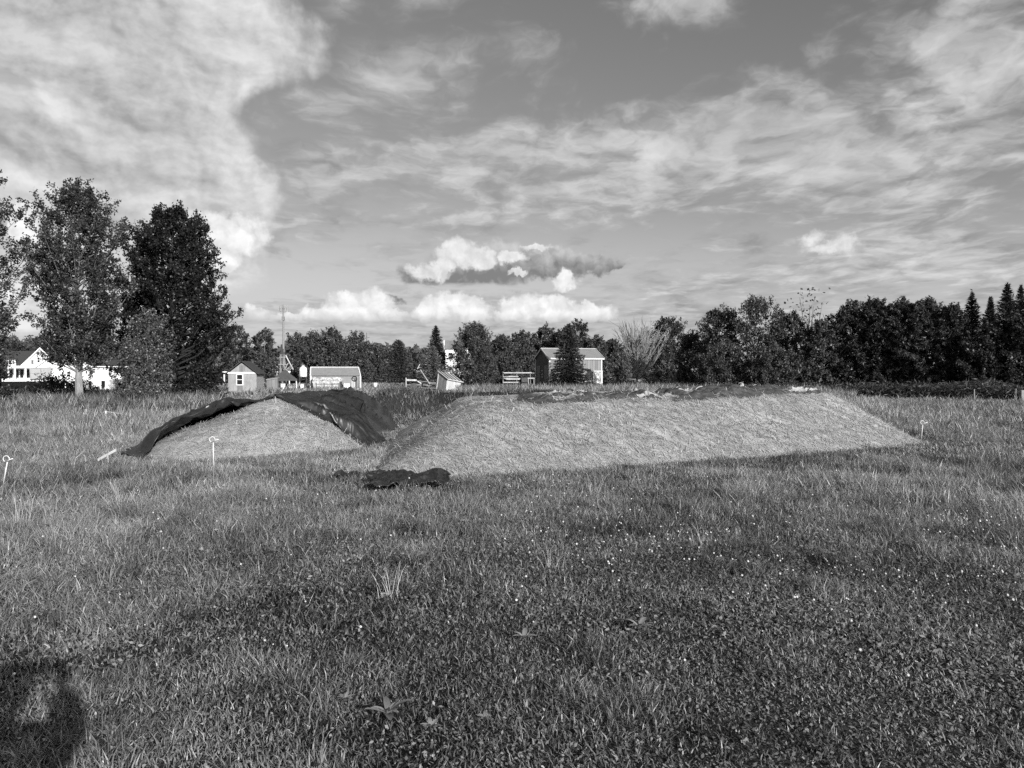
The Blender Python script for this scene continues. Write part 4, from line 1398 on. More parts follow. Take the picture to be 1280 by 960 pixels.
m.slab((hX(152), 6.1, hZ(456.5)), (hX(101), 6.1, hZ(456.5)), (hX(101), 3.0, hZ(447)), (hX(152), 3.0, hZ(447)), .12)
rf = m.build('roof', M['shingle'], house)
m = MB()
for (xl, xm, xr, zb, zt, y0) in ((22, 43, 64, 458, 434.6, .90), (35.5, 68, 100.5, 460, 434.2, -1.95)):
    m.slab((hX(xl), y0, hZ(zb) + .02), (hX(xm), y0, hZ(zt) + .02), (hX(xm), y0, hZ(zt) + .3), (hX(xl), y0, hZ(zb) + .3), .06)
    m.slab((hX(xm), y0, hZ(zt) + .02), (hX(xr), y0, hZ(zb) + .02), (hX(xr), y0, hZ(zb) + .3), (hX(xm), y0, hZ(zt) + .3), .06)
m.box(hX(101), hX(152), -.2, -.12, hZ(457.6), hZ(456.3))
m.build('trim', M['white'], house)
dm = MB(); dm.prism([(hX(4.5), hZ(456)), (hX(17), hZ(456)), (hX(17), hZ(447.5)), (hX(4.5), hZ(447.5))], 1.5, 4.0)
do = dm.build('dormer', M['siding'], house)
dm = MB(); dm.slab((hX(3.5), 1.2, hZ(447.4)), (hX(18), 1.2, hZ(447.4)), (hX(18), 4.4, hZ(444.6)), (hX(3.5), 4.4, hZ(444.6)), .1); dm.build('roof', M['shingle'], do)
window(do, hX(9.2), hX(12.5), 1.5, hZ(454), hZ(449))
window(house, hX(40.3), hX(42.8), 1.2, hZ(451.5), hZ(445.2)); window(house, hX(45.4), hX(48), 1.2, hZ(449.5), hZ(445.2)); window(house, hX(33.5), hX(36.2), 1.2, hZ(453.6), hZ(448.8))
window(house, hX(65), hX(69), -1.6, hZ(453.8), hZ(450.2)); window(house, hX(71), hX(75), -1.6, hZ(453.8), hZ(450.2))
window(house, hX(66), hX(69), -1.6, hZ(470), hZ(464)); window(house, hX(72), hX(75.5), -1.6, hZ(470), hZ(463.5))
window(house, hX(96 + 6), hX(105), .4, hZ(465), hZ(460)); window(house, hX(121), hX(124), .4, hZ(468), hZ(460)); window(house, hX(140), hX(146), .4, hZ(468), hZ(460))
m = MB(); m.box(hX(2), hX(38), -1.4, 1.95, hZ(459.2), hZ(456.2)); m.box(hX(2), hX(37.8), -1.3, 1.95, 0, .35)
po = m.build('porch', M['white'], house)
for px_ in (3.3, 8.5, 15.5, 26.8, 36.8):
    m = MB(); m.box(hX(px_) - .13, hX(px_) + .13, -1.25, -1.0, .35, hZ(459.2)); m.build('column', M['white'], po)
m = MB()
for a, b in ((5, 8), (9.5, 13.5), (17, 20), (21.5, 25), (28.5, 32), (33, 36)):
    m.box(hX(a), hX(b), 1.90, 1.96, .55, hZ(461))
m.build('dark_openings', M['glass'], po)

# grey box trailer parked tilted in front of the farmhouse
TD = 104.0
t = thing('box_trailer', 'grey box trailer tilted back in front of the farmhouse', 'trailer', (PX(52, TD), TD, 0), face(52, TD), None, 0, R(-3))
k2 = TD / F
m = MB(); m.box(-12 * k2, 12 * k2, 0, 2.0, .62, 2.02); bo = m.build('body', M['greymetal'], t)
m = MB()
m.box(-12 * k2, 12 * k2, -.03, -.004, 2.0, 2.08); m.box(-.04, .04, -.03, -.004, .66, 2.0); m.box(-12 * k2, -11.4 * k2, -.03, -.004, .66, 2.0); m.box(11.4 * k2, 12 * k2, -.03, -.004, .66, 2.0); m.box(-12 * k2, 12 * k2, -.02, -.002, 1.32, 1.36)
m.build('trim', M['mast'], bo)
m = MB(); m.box(-12 * k2, 15 * k2, .1, 1.9, .46, .60); m.build('chassis', M['black'], t)
for s in (-.5, .5):
    m = MB(); m.prism([(s + .33 * math.cos(a), .33 + .33 * math.sin(a)) for a in np.linspace(0, 6.283, 16, endpoint=False)], -.06, .16); w_ = m.build('wheel', M['rubber'], t)
    m = MB(); m.prism([(s + .18 * math.cos(a), .33 + .18 * math.sin(a)) for a in np.linspace(0, 6.283, 12, endpoint=False)], -.085, -.063); m.build('rim', M['white'], w_)

# white braced post and white board panels in the yard
YD = 74.0
ky = YD / F
t = thing('braced_post', 'thick white post with two slanting braces by the yard', 'post', (PX(81, YD), YD, 0), face(81, YD))
m = MB(); m.box(-1.15 * ky, 1.15 * ky, -.09, .09, 0, 1.95); m.build('post', M['white'], t)
for s in (-1, 1):
    m = MB(); m.slab((s * 1.2 * ky, -.05, 1.05), (s * 10 * ky, -.05, .25), (s * 10 * ky, -.05, .06), (s * 1.2 * ky, -.05, .82), .08 * s); m.build('brace', M['white'], t)
for (x0_, x1_, z1_, lab) in ((101, 110, 1.05, 'white board panel leaning beside the pale maple trunk'), (115, 126, 1.35, 'white board panel between the two maple trunks'), (132, 143, .95, 'low white board panel right of the black trunk')):
    D = 62.0
    xc = (x0_ + x1_) / 2
    t = thing('white_hoarding', lab, 'panel', (PX(xc, D), D, 0), face(xc, D), 'white board panels behind the maples')
    hw = (x1_ - x0_) / 2 / F * D
    m = MB()
    nb_ = 5
    for q_ in range(nb_):
        a = -hw + 2 * hw * q_ / nb_
        m.box(a, a + 2 * hw / nb_ - .015, 0, .03, .05, z1_ * (1 - .06 * (q_ % 2)))
    m.build('boards', M['white'], t)
    m = MB(); m.box(-hw, hw, .033, .08, .3, .4); m.box(-hw, hw, .033, .08, z1_ - .3, z1_ - .2); m.box(-hw, -hw + .08, .083, .15, 0, z1_); m.box(hw - .08, hw, .083, .15, 0, z1_); m.build('rails', M['palewood'], t)

# white pickup half hidden behind the saplings
D = 58.0
t = thing('pickup_truck', 'white pickup half hidden behind the pale saplings', 'pickup', (PX(163, D), D, 0), face(163, D))
m = MB()
m.prism([(-1.05, .45), (1.05, .45), (1.05, .92), (.62, .97), (.35, 1.0), (-1.05, 1.0)], -.75, .75)
m.prism([(-.45, 1.002), (.5, 1.002), (.28, 1.42), (-.35, 1.42)], -.66, .66)
bo = m.build('body', M['white'], t)
m = MB(); m.prism([(-.36, 1.06), (-.02, 1.06), (-.02, 1.36), (-.29, 1.36)], -.672, -.662); m.prism([(.04, 1.06), (.40, 1.06), (.24, 1.36), (.04, 1.36)], -.672, -.662); m.build('side_windows', M['glass'], t)
for s in (-.66, .66):
    m = MB(); m.prism([(s + .27 * math.cos(a), .27 + .27 * math.sin(a)) for a in np.linspace(0, 6.283, 16, endpoint=False)], -.79, -.60); w_ = m.build('wheel', M['rubber'], t)
    m = MB(); m.prism([(s + .15 * math.cos(a), .27 + .15 * math.sin(a)) for a in np.linspace(0, 6.283, 12, endpoint=False)], -.81, -.793); m.build('rim', M['greymetal'], w_)
m = MB(); m.box(1.052, 1.10, -.7, .7, .47, .6); m.build('bumper', M['greymetal'], t)

# plywood shed with one white framed window
D = 57.0
ks = D / F
t = thing('garden_shed', 'pale plywood shed with gable front and one white window', 'shed', (PX(303, D), D, 0), face(303, D, -14))
hw = 1.02
zE, zP = PZ(466.5, D), PZ(453, D)
m = MB(); m.prism([(-hw, 0), (hw, 0), (hw, zE), (0, zP), (-hw, zE)], 0, 2.2); wl = m.build('wall', M['plywood'], t)
m = MB(); m.box(-.22, .22, -.012, -.004, zE + .09, zP - .22); m.build('gable_panel', M['barnwall'], wl)
m = MB()
m.slab((-hw - .2, -.22, zE - .10), (0, -.22, zP + .07), (0, 2.4, zP + .07), (-hw - .2, 2.4, zE - .10), -.06)
m.slab((.004, -.22, zP + .07), (hw + .2, -.22, zE - .10), (hw + .2, 2.4, zE - .10), (.004, 2.4, zP + .07), -.06)
m.build('roof', M['shingle'], t)
m = MB(); m.box(-hw - .05, hw + .05, -.05, -.004, zE - .04, zE + .08); m.build('trim_board', M['white'], t)
window(t, -.38, .0, 0, .62, 1.33, .07)
m = MB(); m.box(-.36, .0, -.02, -.004, .15, .53); m.build('patch', M['barnwall'], t)
# its side porch rail, low platform
t = thing('porch_platform', 'low pale platform with a white post beside the plywood shed', 'platform', (PX(280, 60), 60, 0), face(280, 60))
m = MB(); m.box(-.75, .5, -.4, .6, .14, .24); m.build('deck', M['palewood'], t)
for xx in (.02, .44):
    m = MB(); m.box(xx - .05, xx + .05, -.35, -.25, .24, 1.5); m.build('post', M['white'], t)
m = MB(); m.box(-.1, .5, -.36, -.2, 1.5, 1.58); m.build('rail', M['white'], t)

# antenna mast far away
D = 300.0
t = thing('antenna_mast', 'tall thin antenna mast with a cluster of panels on top', 'mast', (PX(354.5, D), D, 0))
zt = PZ(381, D)
m = MB(); m.tube([(0, 0, 0), (0, 0, zt * .6), (0, 0, zt)], [.55, .38, .25], 8); m.build('pole', M['mast'], t)
m = MB()
m.tube([(-1.5, 0, zt - 1.6), (1.5, 0, zt - 1.6)], .12, 5); m.tube([(0, -1.5, zt - 1.6), (0, 1.5, zt - 1.6)], .12, 5)
m.build('crossarm', M['mast'], t)
for a in range(6):
    ang = a * 1.047 + .3
    m = MB(); cx_, cy_ = 1.6 * math.cos(ang), 1.6 * math.sin(ang); m.box(cx_ - .28, cx_ + .28, cy_ - .12, cy_ + .12, zt - 2.7, zt - .2); m.build('antenna_panel', M['greymetal'], t)
m = MB(); m.box(-.5, .5, -.6, .2, zt - 6.2, zt - 4.6); m.build('antenna_box', M['mast'], t)
# power pole
D = 230.0
t = thing('power_pole', 'distant wooden power pole with two slanted crossarms', 'pole', (PX(458.5, D), D, 0))
zt = PZ(416, D)
m = MB(); m.tube([(0, 0, 0), (0, 0, zt)], [.22, .14], 6); m.build('pole', M['bark'], t)
for dz_, sg in ((1.6, 1), (2.7, -1)):
    m = MB(); m.tube([(-.85, 0, zt - dz_ - .25 * sg), (.85, 0, zt - dz_ + .25 * sg)], .09, 5); m.build('crossarm', M['bark'], t)

# clutter beside the shed: frame tower, rack, canopy, tank
D = 66.0
kj = D / F


def jx(p, c): return (p - c) * kj


def jz(p): return PZ(p, D)


t = thing('frame_tower', 'tall rough timber frame with a slanting pole beside the canopy', 'frame', (PX(353, D), D, 0), face(353, D))
for i_, (a, yy) in enumerate(((350, -.4), (356.5, -.4), (351, .5), (357.5, .5))):
    m = MB(); m.tube([(jx(a, 353), yy, 0), (jx(353 + (a - 353) * .6, 353), yy * .7, jz(443 if i_ < 2 else 446))], .07, 6); m.build('post', M['dead_wood'], t)
m = MB(); m.slab((-.32, -.45, jz(455)), (.36, -.45, jz(455)), (.36, .55, jz(455)), (-.32, .55, jz(455)), .08); m.slab((-.25, -.35, jz(446)), (.28, -.35, jz(446)), (.28, .4, jz(446)), (-.25, .4, jz(446)), .08); m.build('platform', M['midgrey'], t)
m = MB(); m.tube([(jx(357, 353), 0, jz(444)), (jx(366, 353), -.2, jz(462))], .05, 6); m.build('brace', M['palewood'], t)
m = MB(); m.box(-.12, .12, -.1, .1, jz(443), jz(436)); m.build('cap_box', M['black'], t)

t = thing('pipe_rack', 'low white rail rack piled with pale sticks behind the plank box', 'rack', (PX(347, D), D + 1.5, 0), face(347, D))
for a in (339.5, 347, 355):
    m = MB(); m.box(jx(a, 347) - .04, jx(a, 347) + .04, -.3, -.22, 0, jz(464)); m.build('post', M['white'], t)
for z_ in (464.8, 469.2):
    m = MB(); m.box(jx(338, 347), jx(356.5, 347), -.35, -.303, jz(z_) - .04, jz(z_) + .05); m.build('rail', M['white'], t)
m = MB()
r_ = random.Random(5)
for _ in range(26):
    a = r_.uniform(-.6, .6); z_ = jz(464) + r_.uniform(0, .25)
    m.tube([(a, r_.uniform(-.2, .3), z_), (a + r_.uniform(-.5, .5), r_.uniform(-.3, .4), z_ + r_.uniform(-.05, .75))], r_.uniform(.012, .04), 4)
m.build('sticks', M['stripewood'], t)

t = thing('plank_box', 'pale grey plank box with a sloping top by the canopy', 'box', (PX(340, 62), 62, 0), face(340, 62, -8))
m = MB(); m.prism([(-.42, 0), (.42, 0), (.42, PZ(473.5, 62)), (-.42, PZ(475.6, 62))], 0, .8); m.build('body', M['barnwall'], t)
m = MB(); m.slab((-.47, -.05, PZ(475.2, 62)), (.47, -.05, PZ(473, 62)), (.47, .85, PZ(472, 62)), (-.47, .85, PZ(474, 62)), -.05); m.build('lid', M['greymetal'], t)

t = thing('canopy_tent', 'dark hip roofed canopy tent on white legs', 'tent', (PX(366, D), D - 2.4, 0), face(366, D))
x0_, x1_ = -1.02, 1.0
zE, zP = PZ(474, D - 2.4), PZ(461.8, D - 2.4)
m = MB()
m.add([(x0_, -.9, zE), (x1_, -.9, zE), (x1_, 1.1, zE), (x0_, 1.1, zE), (.05, .1, zP), (x0_, -.9, zE - .12), (x1_, -.9, zE - .12), (x1_, 1.1, zE - .12), (x0_, 1.1, zE - .12)],
      [(0, 1, 4), (1, 2, 4), (2, 3, 4), (3, 0, 4), (5, 6, 1, 0), (6, 7, 2, 1), (7, 8, 3, 2), (8, 5, 0, 3)])
m.build('canopy', M['tent'], t)
for xx in (x0_ + .06, x1_ - .06):
    for yy in (-.84, 1.04):
        m = MB(); m.tube([(xx, yy, 0), (xx, yy, zE - .02)], .04, 6); m.build('leg', M['white'], t)
for i_, (a, b, c, d_, lab) in enumerate(((-.90, -.55, .0, .55, 'white bin standing under the near corner of the canopy'), (-.35, .0, .0, .3, 'low white crate in the middle below the canopy'), (.55, .82, .0, .5, 'upright white crate by the right canopy leg'))):
    cr = thing('crate', lab, 'crate', (PX(366, D - 2.4) + (a + b) / 2, D - 2.4 - .3 + .3 * i_, 0), face(366, D), 'white crates under the canopy')
    w_ = (b - a) / 2
    m = MB(); m.box(-w_, w_, -.15, .15, .02, d_); m.build('body', M['white'] if i_ != 1 else M['palewood'], cr)
    m = MB(); m.box(-w_ - .02, w_ + .02, -.17, .17, d_ + .002, d_ + .06); m.build('rim', M['greymetal'], cr)
m = MB()
for _ in range(22):
    a = r_.uniform(-.7, .85); b = r_.uniform(-.2, .8)
    m.tube([(a, b, 0), (a + r_.uniform(-.35, .35), b + r_.uniform(-.2, .2), r_.uniform(.3, .85))], r_.uniform(.012, .03), 4)
pl = m.build('tool_pile', M['stripewood']); pl.location = (PX(367, D), D - 1.6, 0)
tag(pl, 'jumble of pale poles and tools heaped beneath the canopy', 'tools')

t = thing('white_tank', 'white water tank with a cap on a dark stand', 'tank', (PX(380.5, D), D - .4, 0), face(380, D))
zb, zt = PZ(471, D), PZ(459, D)
m = MB(); m.lathe([(.30, zb), (.32, zb + .04), (.32, zt - .12), (.24, zt), (.12, zt + .04), (.12, zt + .12), (.02, zt + .12)], n=18); m.build('tank', M['white'], t, True)
m = MB(); m.lathe([(.13, zt + .122), (.13, zt + .17), (.02, zt + .19)], n=12); m.build('cap', M['greymetal'], t)
for xx in (-.27, .27):
    for yy in (-.27, .27):
        m = MB(); m.box(xx - .05, xx + .05, yy - .05, yy + .05, 0, zb); m.build('leg', M['black'], t)
m = MB(); m.box(-.36, .36, -.36, .36, zb - .06, zb - .003) if False else m.box(-.22, .22, -.22, .22, .1, .6); m.build('stand_box', M['tarpaper'], t)

# long low shed with white trimmed roof, wrapped white stack along its front
D = 67.0
kl = D / F
t = thing('low_shed', 'long low shed with grey roof, white trim and stacked white front', 'shed', (PX(419, D), D, 0), face(419, D, -3))
x0_, x1_ = -30 * kl, 31 * kl
zE, zP = PZ(469, D), PZ(459.6, D)
m = MB(); m.box(x0_ + .08, x1_ - .08, 0, 2.0, 0, zE - .02); wl = m.build('wall', M['midgrey'], t)
m = MB(); m.slab((x0_, -.15, zE), (x1_, -.15, zE), (x1_ - .22, 1.0, zP), (x0_ - .05, 1.0, zP), .06); m.slab((x1_ - .22, 1.004, zP), (x1_, 2.2, zE), (x0_, 2.2, zE), (x0_ - .05, 1.004, zP), -.06); m.build('roof', M['greyroof'], t)
m = MB()
m.tube([(x0_, -.19, zE), (x0_ - .06, 1.0, zP + .04)], .06, 5); m.tube([(x1_, -.19, zE), (x1_ - .2, 1.0, zP + .04)], .06, 5); m.tube([(x0_ - .06, 1.0, zP + .05), (x1_ - .2, 1.0, zP + .05)], .035, 5)
m.box(x0_ - .02, x0_ + .1, -.22, -.12, 0, zE - .06); m.box(x1_ - .06, x1_ + .06, -.22, -.12, 0, zE - .06)
m.build('trim', M['white'], t)
m = MB(); m.prism([(x1_ - .25, .95), (x1_ - .1, .8), (x1_ - .07, .6)], -.03, -.01) if False else m.box(x1_ - 1.0, x1_ - .3, -.03, -.005, .1, zE - .25); m.build('door', M['barnend'], t)
st = thing('wrapped_stack', 'white wrapped stack of bags along the low shed front', 'stack', (PX(409, D - .8), D - .8, 0), face(409, D))
m = MB()
for row in range(4):
    for c in range(8):
        a = -1.22 + c * .305 + (row % 2) * .04
        z_ = row * .27
        hw_, hh_ = .165 + .03 * r_.random(), .128 + .014 * r_.random()
        sg = lambda v: math.copysign(abs(v) ** .45, v)
        m.prism([(a + .15 + hw_ * sg(math.cos(q)), z_ + .13 + hh_ * sg(math.sin(q)) + .02 * math.sin(c * 2 + row)) for q in np.linspace(0, 6.283, 14, endpoint=False)], -.15 - .05 * r_.random(), .3)
m.build('bags', M['wrap'], st)
rf_ = thing('rail_fence', 'short dark rail fence in front of the white stack', 'fence', (PX(410, D - 2), D - 2, 0), face(410, D))
for a in (-.95, -.32, .32, .95):
    m = MB(); m.box(a - .05, a + .05, -.05, .05, 0, .62); m.build('post', M['bark'], rf_)
for z_ in (.25, .5):
    m = MB(); m.box(-1.0, 1.0, -.085, -.053, z_ - .03, z_ + .03); m.build('rail', M['bark'], rf_)
t = thing('white_cabinet', 'grey and white cabinet near the right end of the low shed', 'cabinet', (PX(434, D - 1.6), D - 1.6, 0), face(434, D))
m = MB(); m.box(-.33, .33, -.2, .25, .02, 1.0); m.build('body', M['midgrey'], t)
m = MB(); m.box(-.28, .22, -.23, -.203, .1, .55); m.build('door_panel', M['white'], t)
t = thing('hose_reel', 'dark ring on a pale post before the low shed wall', 'reel', (PX(443, D - 1.5), D - 1.5, 0), face(443, D))
m = MB(); m.box(-.06, .06, .03, .12, 0, .8); m.box(-.25, -.08, 0, .15, .0, .95); m.build('post', M['palewood'], t)
m = MB(); m.tube([(.20 * math.cos(a), 0, .95 + .20 * math.sin(a)) for a in np.linspace(0, 6.283, 18)], .05, 6); m.build('ring', M['rubber'], t)

# things on the bare ground left of the leaning shed
t = thing('white_bucket', 'tall white bucket standing alone on the grass', 'bucket', (PX(469, 72), 72, 0))
m = MB(); m.lathe([(.16, 0), (.19, .5), (.2, .52), (.17, .52)], n=14); m.build('body', M['white'], t)
m = MB(); m.tube([(-.19, 0, .48), (0, -.12, .36), (.19, 0, .48)], .012, 4); m.build('handle', M['mast'], t)
D = 64.0
t = thing('farm_cart', 'broken wooden cart with pale side boards beside the leaning shed', 'cart', (PX(517, D), D, 0), face(517, D))
m = MB(); m.box(-.65, .65, -.4, .4, .42, .52); m.build('bed', M['oldwood'], t)
m = MB(); m.box(-.66, -.58, -.42, .42, .3, 1.05); m.slab((-.6, -.42, .95), (.25, -.42, .92), (.25, -.42, .78), (-.6, -.42, .80), .05); m.slab((.3, -.42, .85), (.65, -.42, .62), (.65, -.42, .52), (.3, -.42, .75), .05); m.build('side_boards', M['palewood'], t)
m = MB(); m.prism([(.0 + .3 * math.cos(a), .31 + .3 * math.sin(a)) for a in np.linspace(0, 6.283, 14, endpoint=False)], -.52, -.44); m.build('wheel', M['tarpaper'], t)
t = thing('board_pile', 'heap of grey boards and a leaning pole by the shed', 'boards', (PX(533, D + .5), D + .5, 0), face(533, D))
m = MB()
for i_ in range(9):
    a = r_.uniform(-.6, .2)
    m.slab((a, r_.uniform(-.4, .4), .08 + .08 * i_), (a + r_.uniform(.5, .8), r_.uniform(-.4, .4), .05 + .08 * i_ + r_.uniform(-.1, .1)), (a + .7, .3, .1 + .08 * i_), (a, .25, .14 + .08 * i_), .04)
m.build('boards', M['oldwood'], t)
m = MB(); m.tube([(-.5, 0, PZ(462, D)), (.3, -.2, .5)], .03, 5); m.tube([(-.75, .3, PZ(461, D)), (-.55, .3, PZ(455, D))], .035, 5); m.build('pole', M['palewood'], t)

# leaning shed
D = 60.0
kz = D / F
t = thing('leaning_shed', 'small weathered shed leaning sideways under a striped lath roof', 'shed', (PX(560, D), D, 0), face(560, D, 0) + R(42), None, 0, R(9))
wl_, dp = .74, 1.15
zf, zbk = PZ(476, D), PZ(466.3, D)
m = MB()
m.add([(-wl_, -dp * .5, -.1), (wl_, -dp * .5, -.1), (wl_, -dp * .5, zf), (-wl_, -dp * .5, zf), (-wl_, -dp * .5 + .05, -.1), (wl_, -dp * .5 + .05, -.1), (wl_, -dp * .5 + .05, zf), (-wl_, -dp * .5 + .05, zf)],
      [(0, 1, 2, 3), (7, 6, 5, 4), (0, 3, 7, 4), (1, 5, 6, 2), (3, 2, 6, 7), (0, 4, 5, 1)])
m.build('front_wall', M['palewood'], t)
m = MB()
for sx_ in (-wl_, wl_ - .05):
    m.prism([(-dp * .5 + .053, -.1), (dp * .5, -.1), (dp * .5, zbk - .03), (-dp * .5 + .053, zf - .02)], sx_, sx_ + .05, 'x')
m.box(-wl_ + .052, wl_ - .052, dp * .5 - .05, dp * .5 - .003, -.1, zbk - .04)
m.build('side_wall', M['oldwood'], t)
m = MB(); m.slab((-wl_ - .08, -dp * .5 - .1, zf - .0), (wl_ + .08, -dp * .5 - .1, zf), (wl_ + .08, dp * .5 + .05, zbk + .04), (-wl_ - .08, dp * .5 + .05, zbk + .04), -.03)
rf = m.build('roof', M['tarpaper'], t)
m = MB()
for q_ in range(5):
    a = -wl_ - .08 + q_ * (2 * wl_ + .16 - .11) / 4
    m.slab((a, -dp * .5 - .12, zf + .045), (a + .11, -dp * .5 - .12, zf + .045), (a + .11, dp * .5 + .05, zbk + .085), (a, dp * .5 + .05, zbk + .085), .04)
m.slab((-wl_ - .1, -dp * .5 - .16, zf + .06), (wl_ + .1, -dp * .5 - .16, zf + .06), (wl_ + .1, -dp * .5 - .125, zf + .06), (-wl_ - .1, -dp * .5 - .125, zf + .06), .07)
m.build('laths', M['palewood'], rf)
m = MB(); m.box(-wl_ - .012, -wl_ - .002, dp * .5 - .12, dp * .5, -.1, zbk - .02); m.build('corner_board', M['white'], t)

# house roof peeping out between the spruces
D = 150.0
t = thing('far_house', 'grey roofed white house peeping out between two spruces', 'house', (PX(567, D), D, 0), face(567, D))
m = MB(); m.box(-1.6, 3.4, 0, 4, 0, PZ(436, D)); m.box(-1.3, 3.2, .6, 4, PZ(436, D), PZ(432, D)) if False else None; m.build('wall', M['siding'], t)
m = MB(); m.slab((-1.9, -.3, PZ(436, D)), (3.6, -.3, PZ(436, D)), (3.6, 2.2, PZ(425, D)), (-1.9, 2.2, PZ(425, D)), .12); m.slab((3.6, 4.4, PZ(436, D)), (-1.9, 4.4, PZ(436, D)), (-1.9, 2.203, PZ(425, D)), (3.6, 2.203, PZ(425, D)), .12); m.build('roof', M['barnwall'], t)
m = MB(); m.slab((-1.95, -.36, PZ(436, D)), (-1.75, -.36, PZ(436, D)), (-1.75, 2.2, PZ(424.6, D)), (-1.95, 2.2, PZ(424.6, D)), .2); m.build('trim', M['white'], t)
window(t, -1.0, -.2, 0, PZ(449, D), PZ(441, D), .12)

# the barn: dark gable end to the left, long grey side to the right
D = 84.0
kb = D / F
bx = PX(687, D)
barn = thing('barn', 'grey barn with white trim, dark gable end and lattice panel', 'barn', (bx, D, 0), R(17))
Lx = 6.2           # long side
Wy = 4.6           # gable width going back and to the left
zE, zP = PZ(447.5, D), PZ(436.5, D)
m = MB(); m.box(.0, Lx, 0, Wy, 0, zE); wl = m.build('long_wall', M['barnwall'], barn)
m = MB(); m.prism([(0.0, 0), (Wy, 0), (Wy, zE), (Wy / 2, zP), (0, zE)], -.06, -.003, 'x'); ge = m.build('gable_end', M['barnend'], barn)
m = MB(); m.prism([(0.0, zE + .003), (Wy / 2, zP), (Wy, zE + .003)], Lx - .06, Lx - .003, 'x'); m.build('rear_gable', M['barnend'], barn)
m = MB()
m.slab((-.2, -.18, zE - .1), (Lx + .2, -.18, zE - .1), (Lx + .2, Wy / 2, zP + .08), (-.2, Wy / 2, zP + .08), -.08)
m.slab((-.2, Wy / 2 + .003, zP + .08), (Lx + .2, Wy / 2 + .003, zP + .08), (Lx + .2, Wy + .18, zE - .1), (-.2, Wy + .18, zE - .1), -.08)
m.build('roof', M['greyroof'], barn)
m = MB()
for xx in (-.235, Lx + .205):
    m.slab((xx, -.2, zE - .16), (xx + .03, -.2, zE - .16), (xx + .03, Wy / 2, zP + .03), (xx, Wy / 2, zP + .03), -.17)
    m.slab((xx, Wy / 2 + .003, zP + .03), (xx + .03, Wy / 2 + .003, zP + .03), (xx + .03, Wy + .2, zE - .16), (xx, Wy + .2, zE - .16), -.17)
m.box(-.2, Lx + .2, -.215, -.185, zE - .14, zE + .0); m.box(-.2, Lx + .2, Wy / 2 - .07, Wy / 2 + .07, zP + .165, zP + .2)
m.box(-.09, .06, -.035, -.003, 0, zE - .15); m.box(-.1, -.065, -.035, .12, 0, zE - .15); m.box(Lx - .12, Lx + .02, -.035, -.003, 0, zE - .15); m.box(-.09, -.063, Wy - .12, Wy + .02, 0, zE - .15)
m.build('trim', M['white'], barn)
for a, b, z1_ in ((.35, 1.5, 2.25), (3.0, 4.0, 2.2)):
    m = MB(); m.box(-.1, -.065, a, b, .25 if a > 1 else 0, z1_); m.build('door', M['greyroof'], ge)
for z_ in (.9, 1.2, 1.6):
    m = MB(); m.box(-.09, -.065, 2.1, 2.4, z_, z_ + .12); m.build('plate', M['white'], ge)
# lattice panel
lp = thing('lattice_panel', 'white crossed lattice panel leaning on the barn corner', 'panel', (bx + math.cos(R(17)) * (Lx - 1.15) + .08, D + math.sin(R(17)) * (Lx - 1.15) - .25, 0), R(17))
z0_, z1_ = .25, 1.65
m = MB(); m.box(0, 1.1, -.03, 0, z1_ - .08, z1_); m.box(0, 1.1, -.03, 0, z0_, z0_ + .08); m.box(0, .08, -.03, 0, z0_ + .083, z1_ - .083); m.box(1.02, 1.1, -.03, 0, z0_ + .083, z1_ - .083); m.box(0.083, 1.017, -.028, -.003, .92, .99); m.box(.51, .58, -.025, -.005, z0_ + .083, z1_ - .083); m.build('frame', M['white'], lp)
m = MB()
for (xa, xb) in ((.09, .50), (.59, 1.01)):
    for (za, zb) in ((.34, .91), (1.0, 1.56)):
        m.slab((xa, -.022, za), (xa + .07, -.022, za), (xb, -.022, zb), (xb - .07, -.022, zb), .012)
        m.slab((xb - .07, -.026, za), (xb, -.026, za), (xa + .07, -.026, zb), (xa, -.026, zb), .003)
m.build('braces', M['white'], lp)
m = MB(); m.box(.05, 1.05, .02, .06, 0, .25); m.build('foot', M['bark'], lp)
t = thing('hay_wagon', 'low wagon frame with a white bar beside the lattice panel', 'wagon', (PX(738, 78), 78, 0), face(738, 78, 6))
m = MB(); m.box(-.65, .65, -.35, .35, .28, .36); m.box(-.5, -.2, -.2, .2, .364, .62); m.build('bed', M['oldwood'], t)
m = MB(); m.tube([(-.75, -.38, .22), (.6, -.38, .24)], .035, 5); m.tube([(-.6, -.3, .55), (.65, -.3, .72)], .03, 5); m.build('bar', M['white'], t)
for s in (-.42, .42):
    m = MB(); m.prism([(s + .2 * math.cos(a), .2 + .2 * math.sin(a)) for a in np.linspace(0, 6.283, 12, endpoint=False)], -.5, -.42); m.build('wheel', M['rubber'], t)

# lumber rack left of the barn
D = 79.0
t = thing('lumber_rack', 'rack of pale stacked boards left of the barn', 'rack', (PX(648, D), D, 0), face(648, D))
kk = D / F
for a in (-19 * kk, -2 * kk, 15 * kk):
    m = MB(); m.box(a - .05, a + .05, -.3, .3, 0, 1.55); m.build('post', M['bark'], t)
r_ = random.Random(8)
m = MB()
for z_, n_ in ((1.38, 2), (1.0, 2), (.72, 3), (.4, 2)):
    for q_ in range(n_):
        m.box(-16 * kk + r_.uniform(-.3, .3), (13 if z_ > 1.2 else 2) * kk + r_.uniform(-.4, .6), -.45 - .02 * q_, -.31, z_ + .06 * q_, z_ + .055 + .06 * q_)
m.build('boards', M['palewood'], t)
m = MB(); m.box(4 * kk, 12 * kk, -.8, -.5, 0, .95); m.build('dark_crate', M['tarpaper'], t)
t = thing('sawhorse', 'pale sawhorse close to the dark barn gable', 'sawhorse', (PX(664, D - 2), D - 2, 0), face(664, D))
m = MB(); m.box(-.35, .35, -.05, .05, .85, .95); m.build('beam', M['palewood'], t)
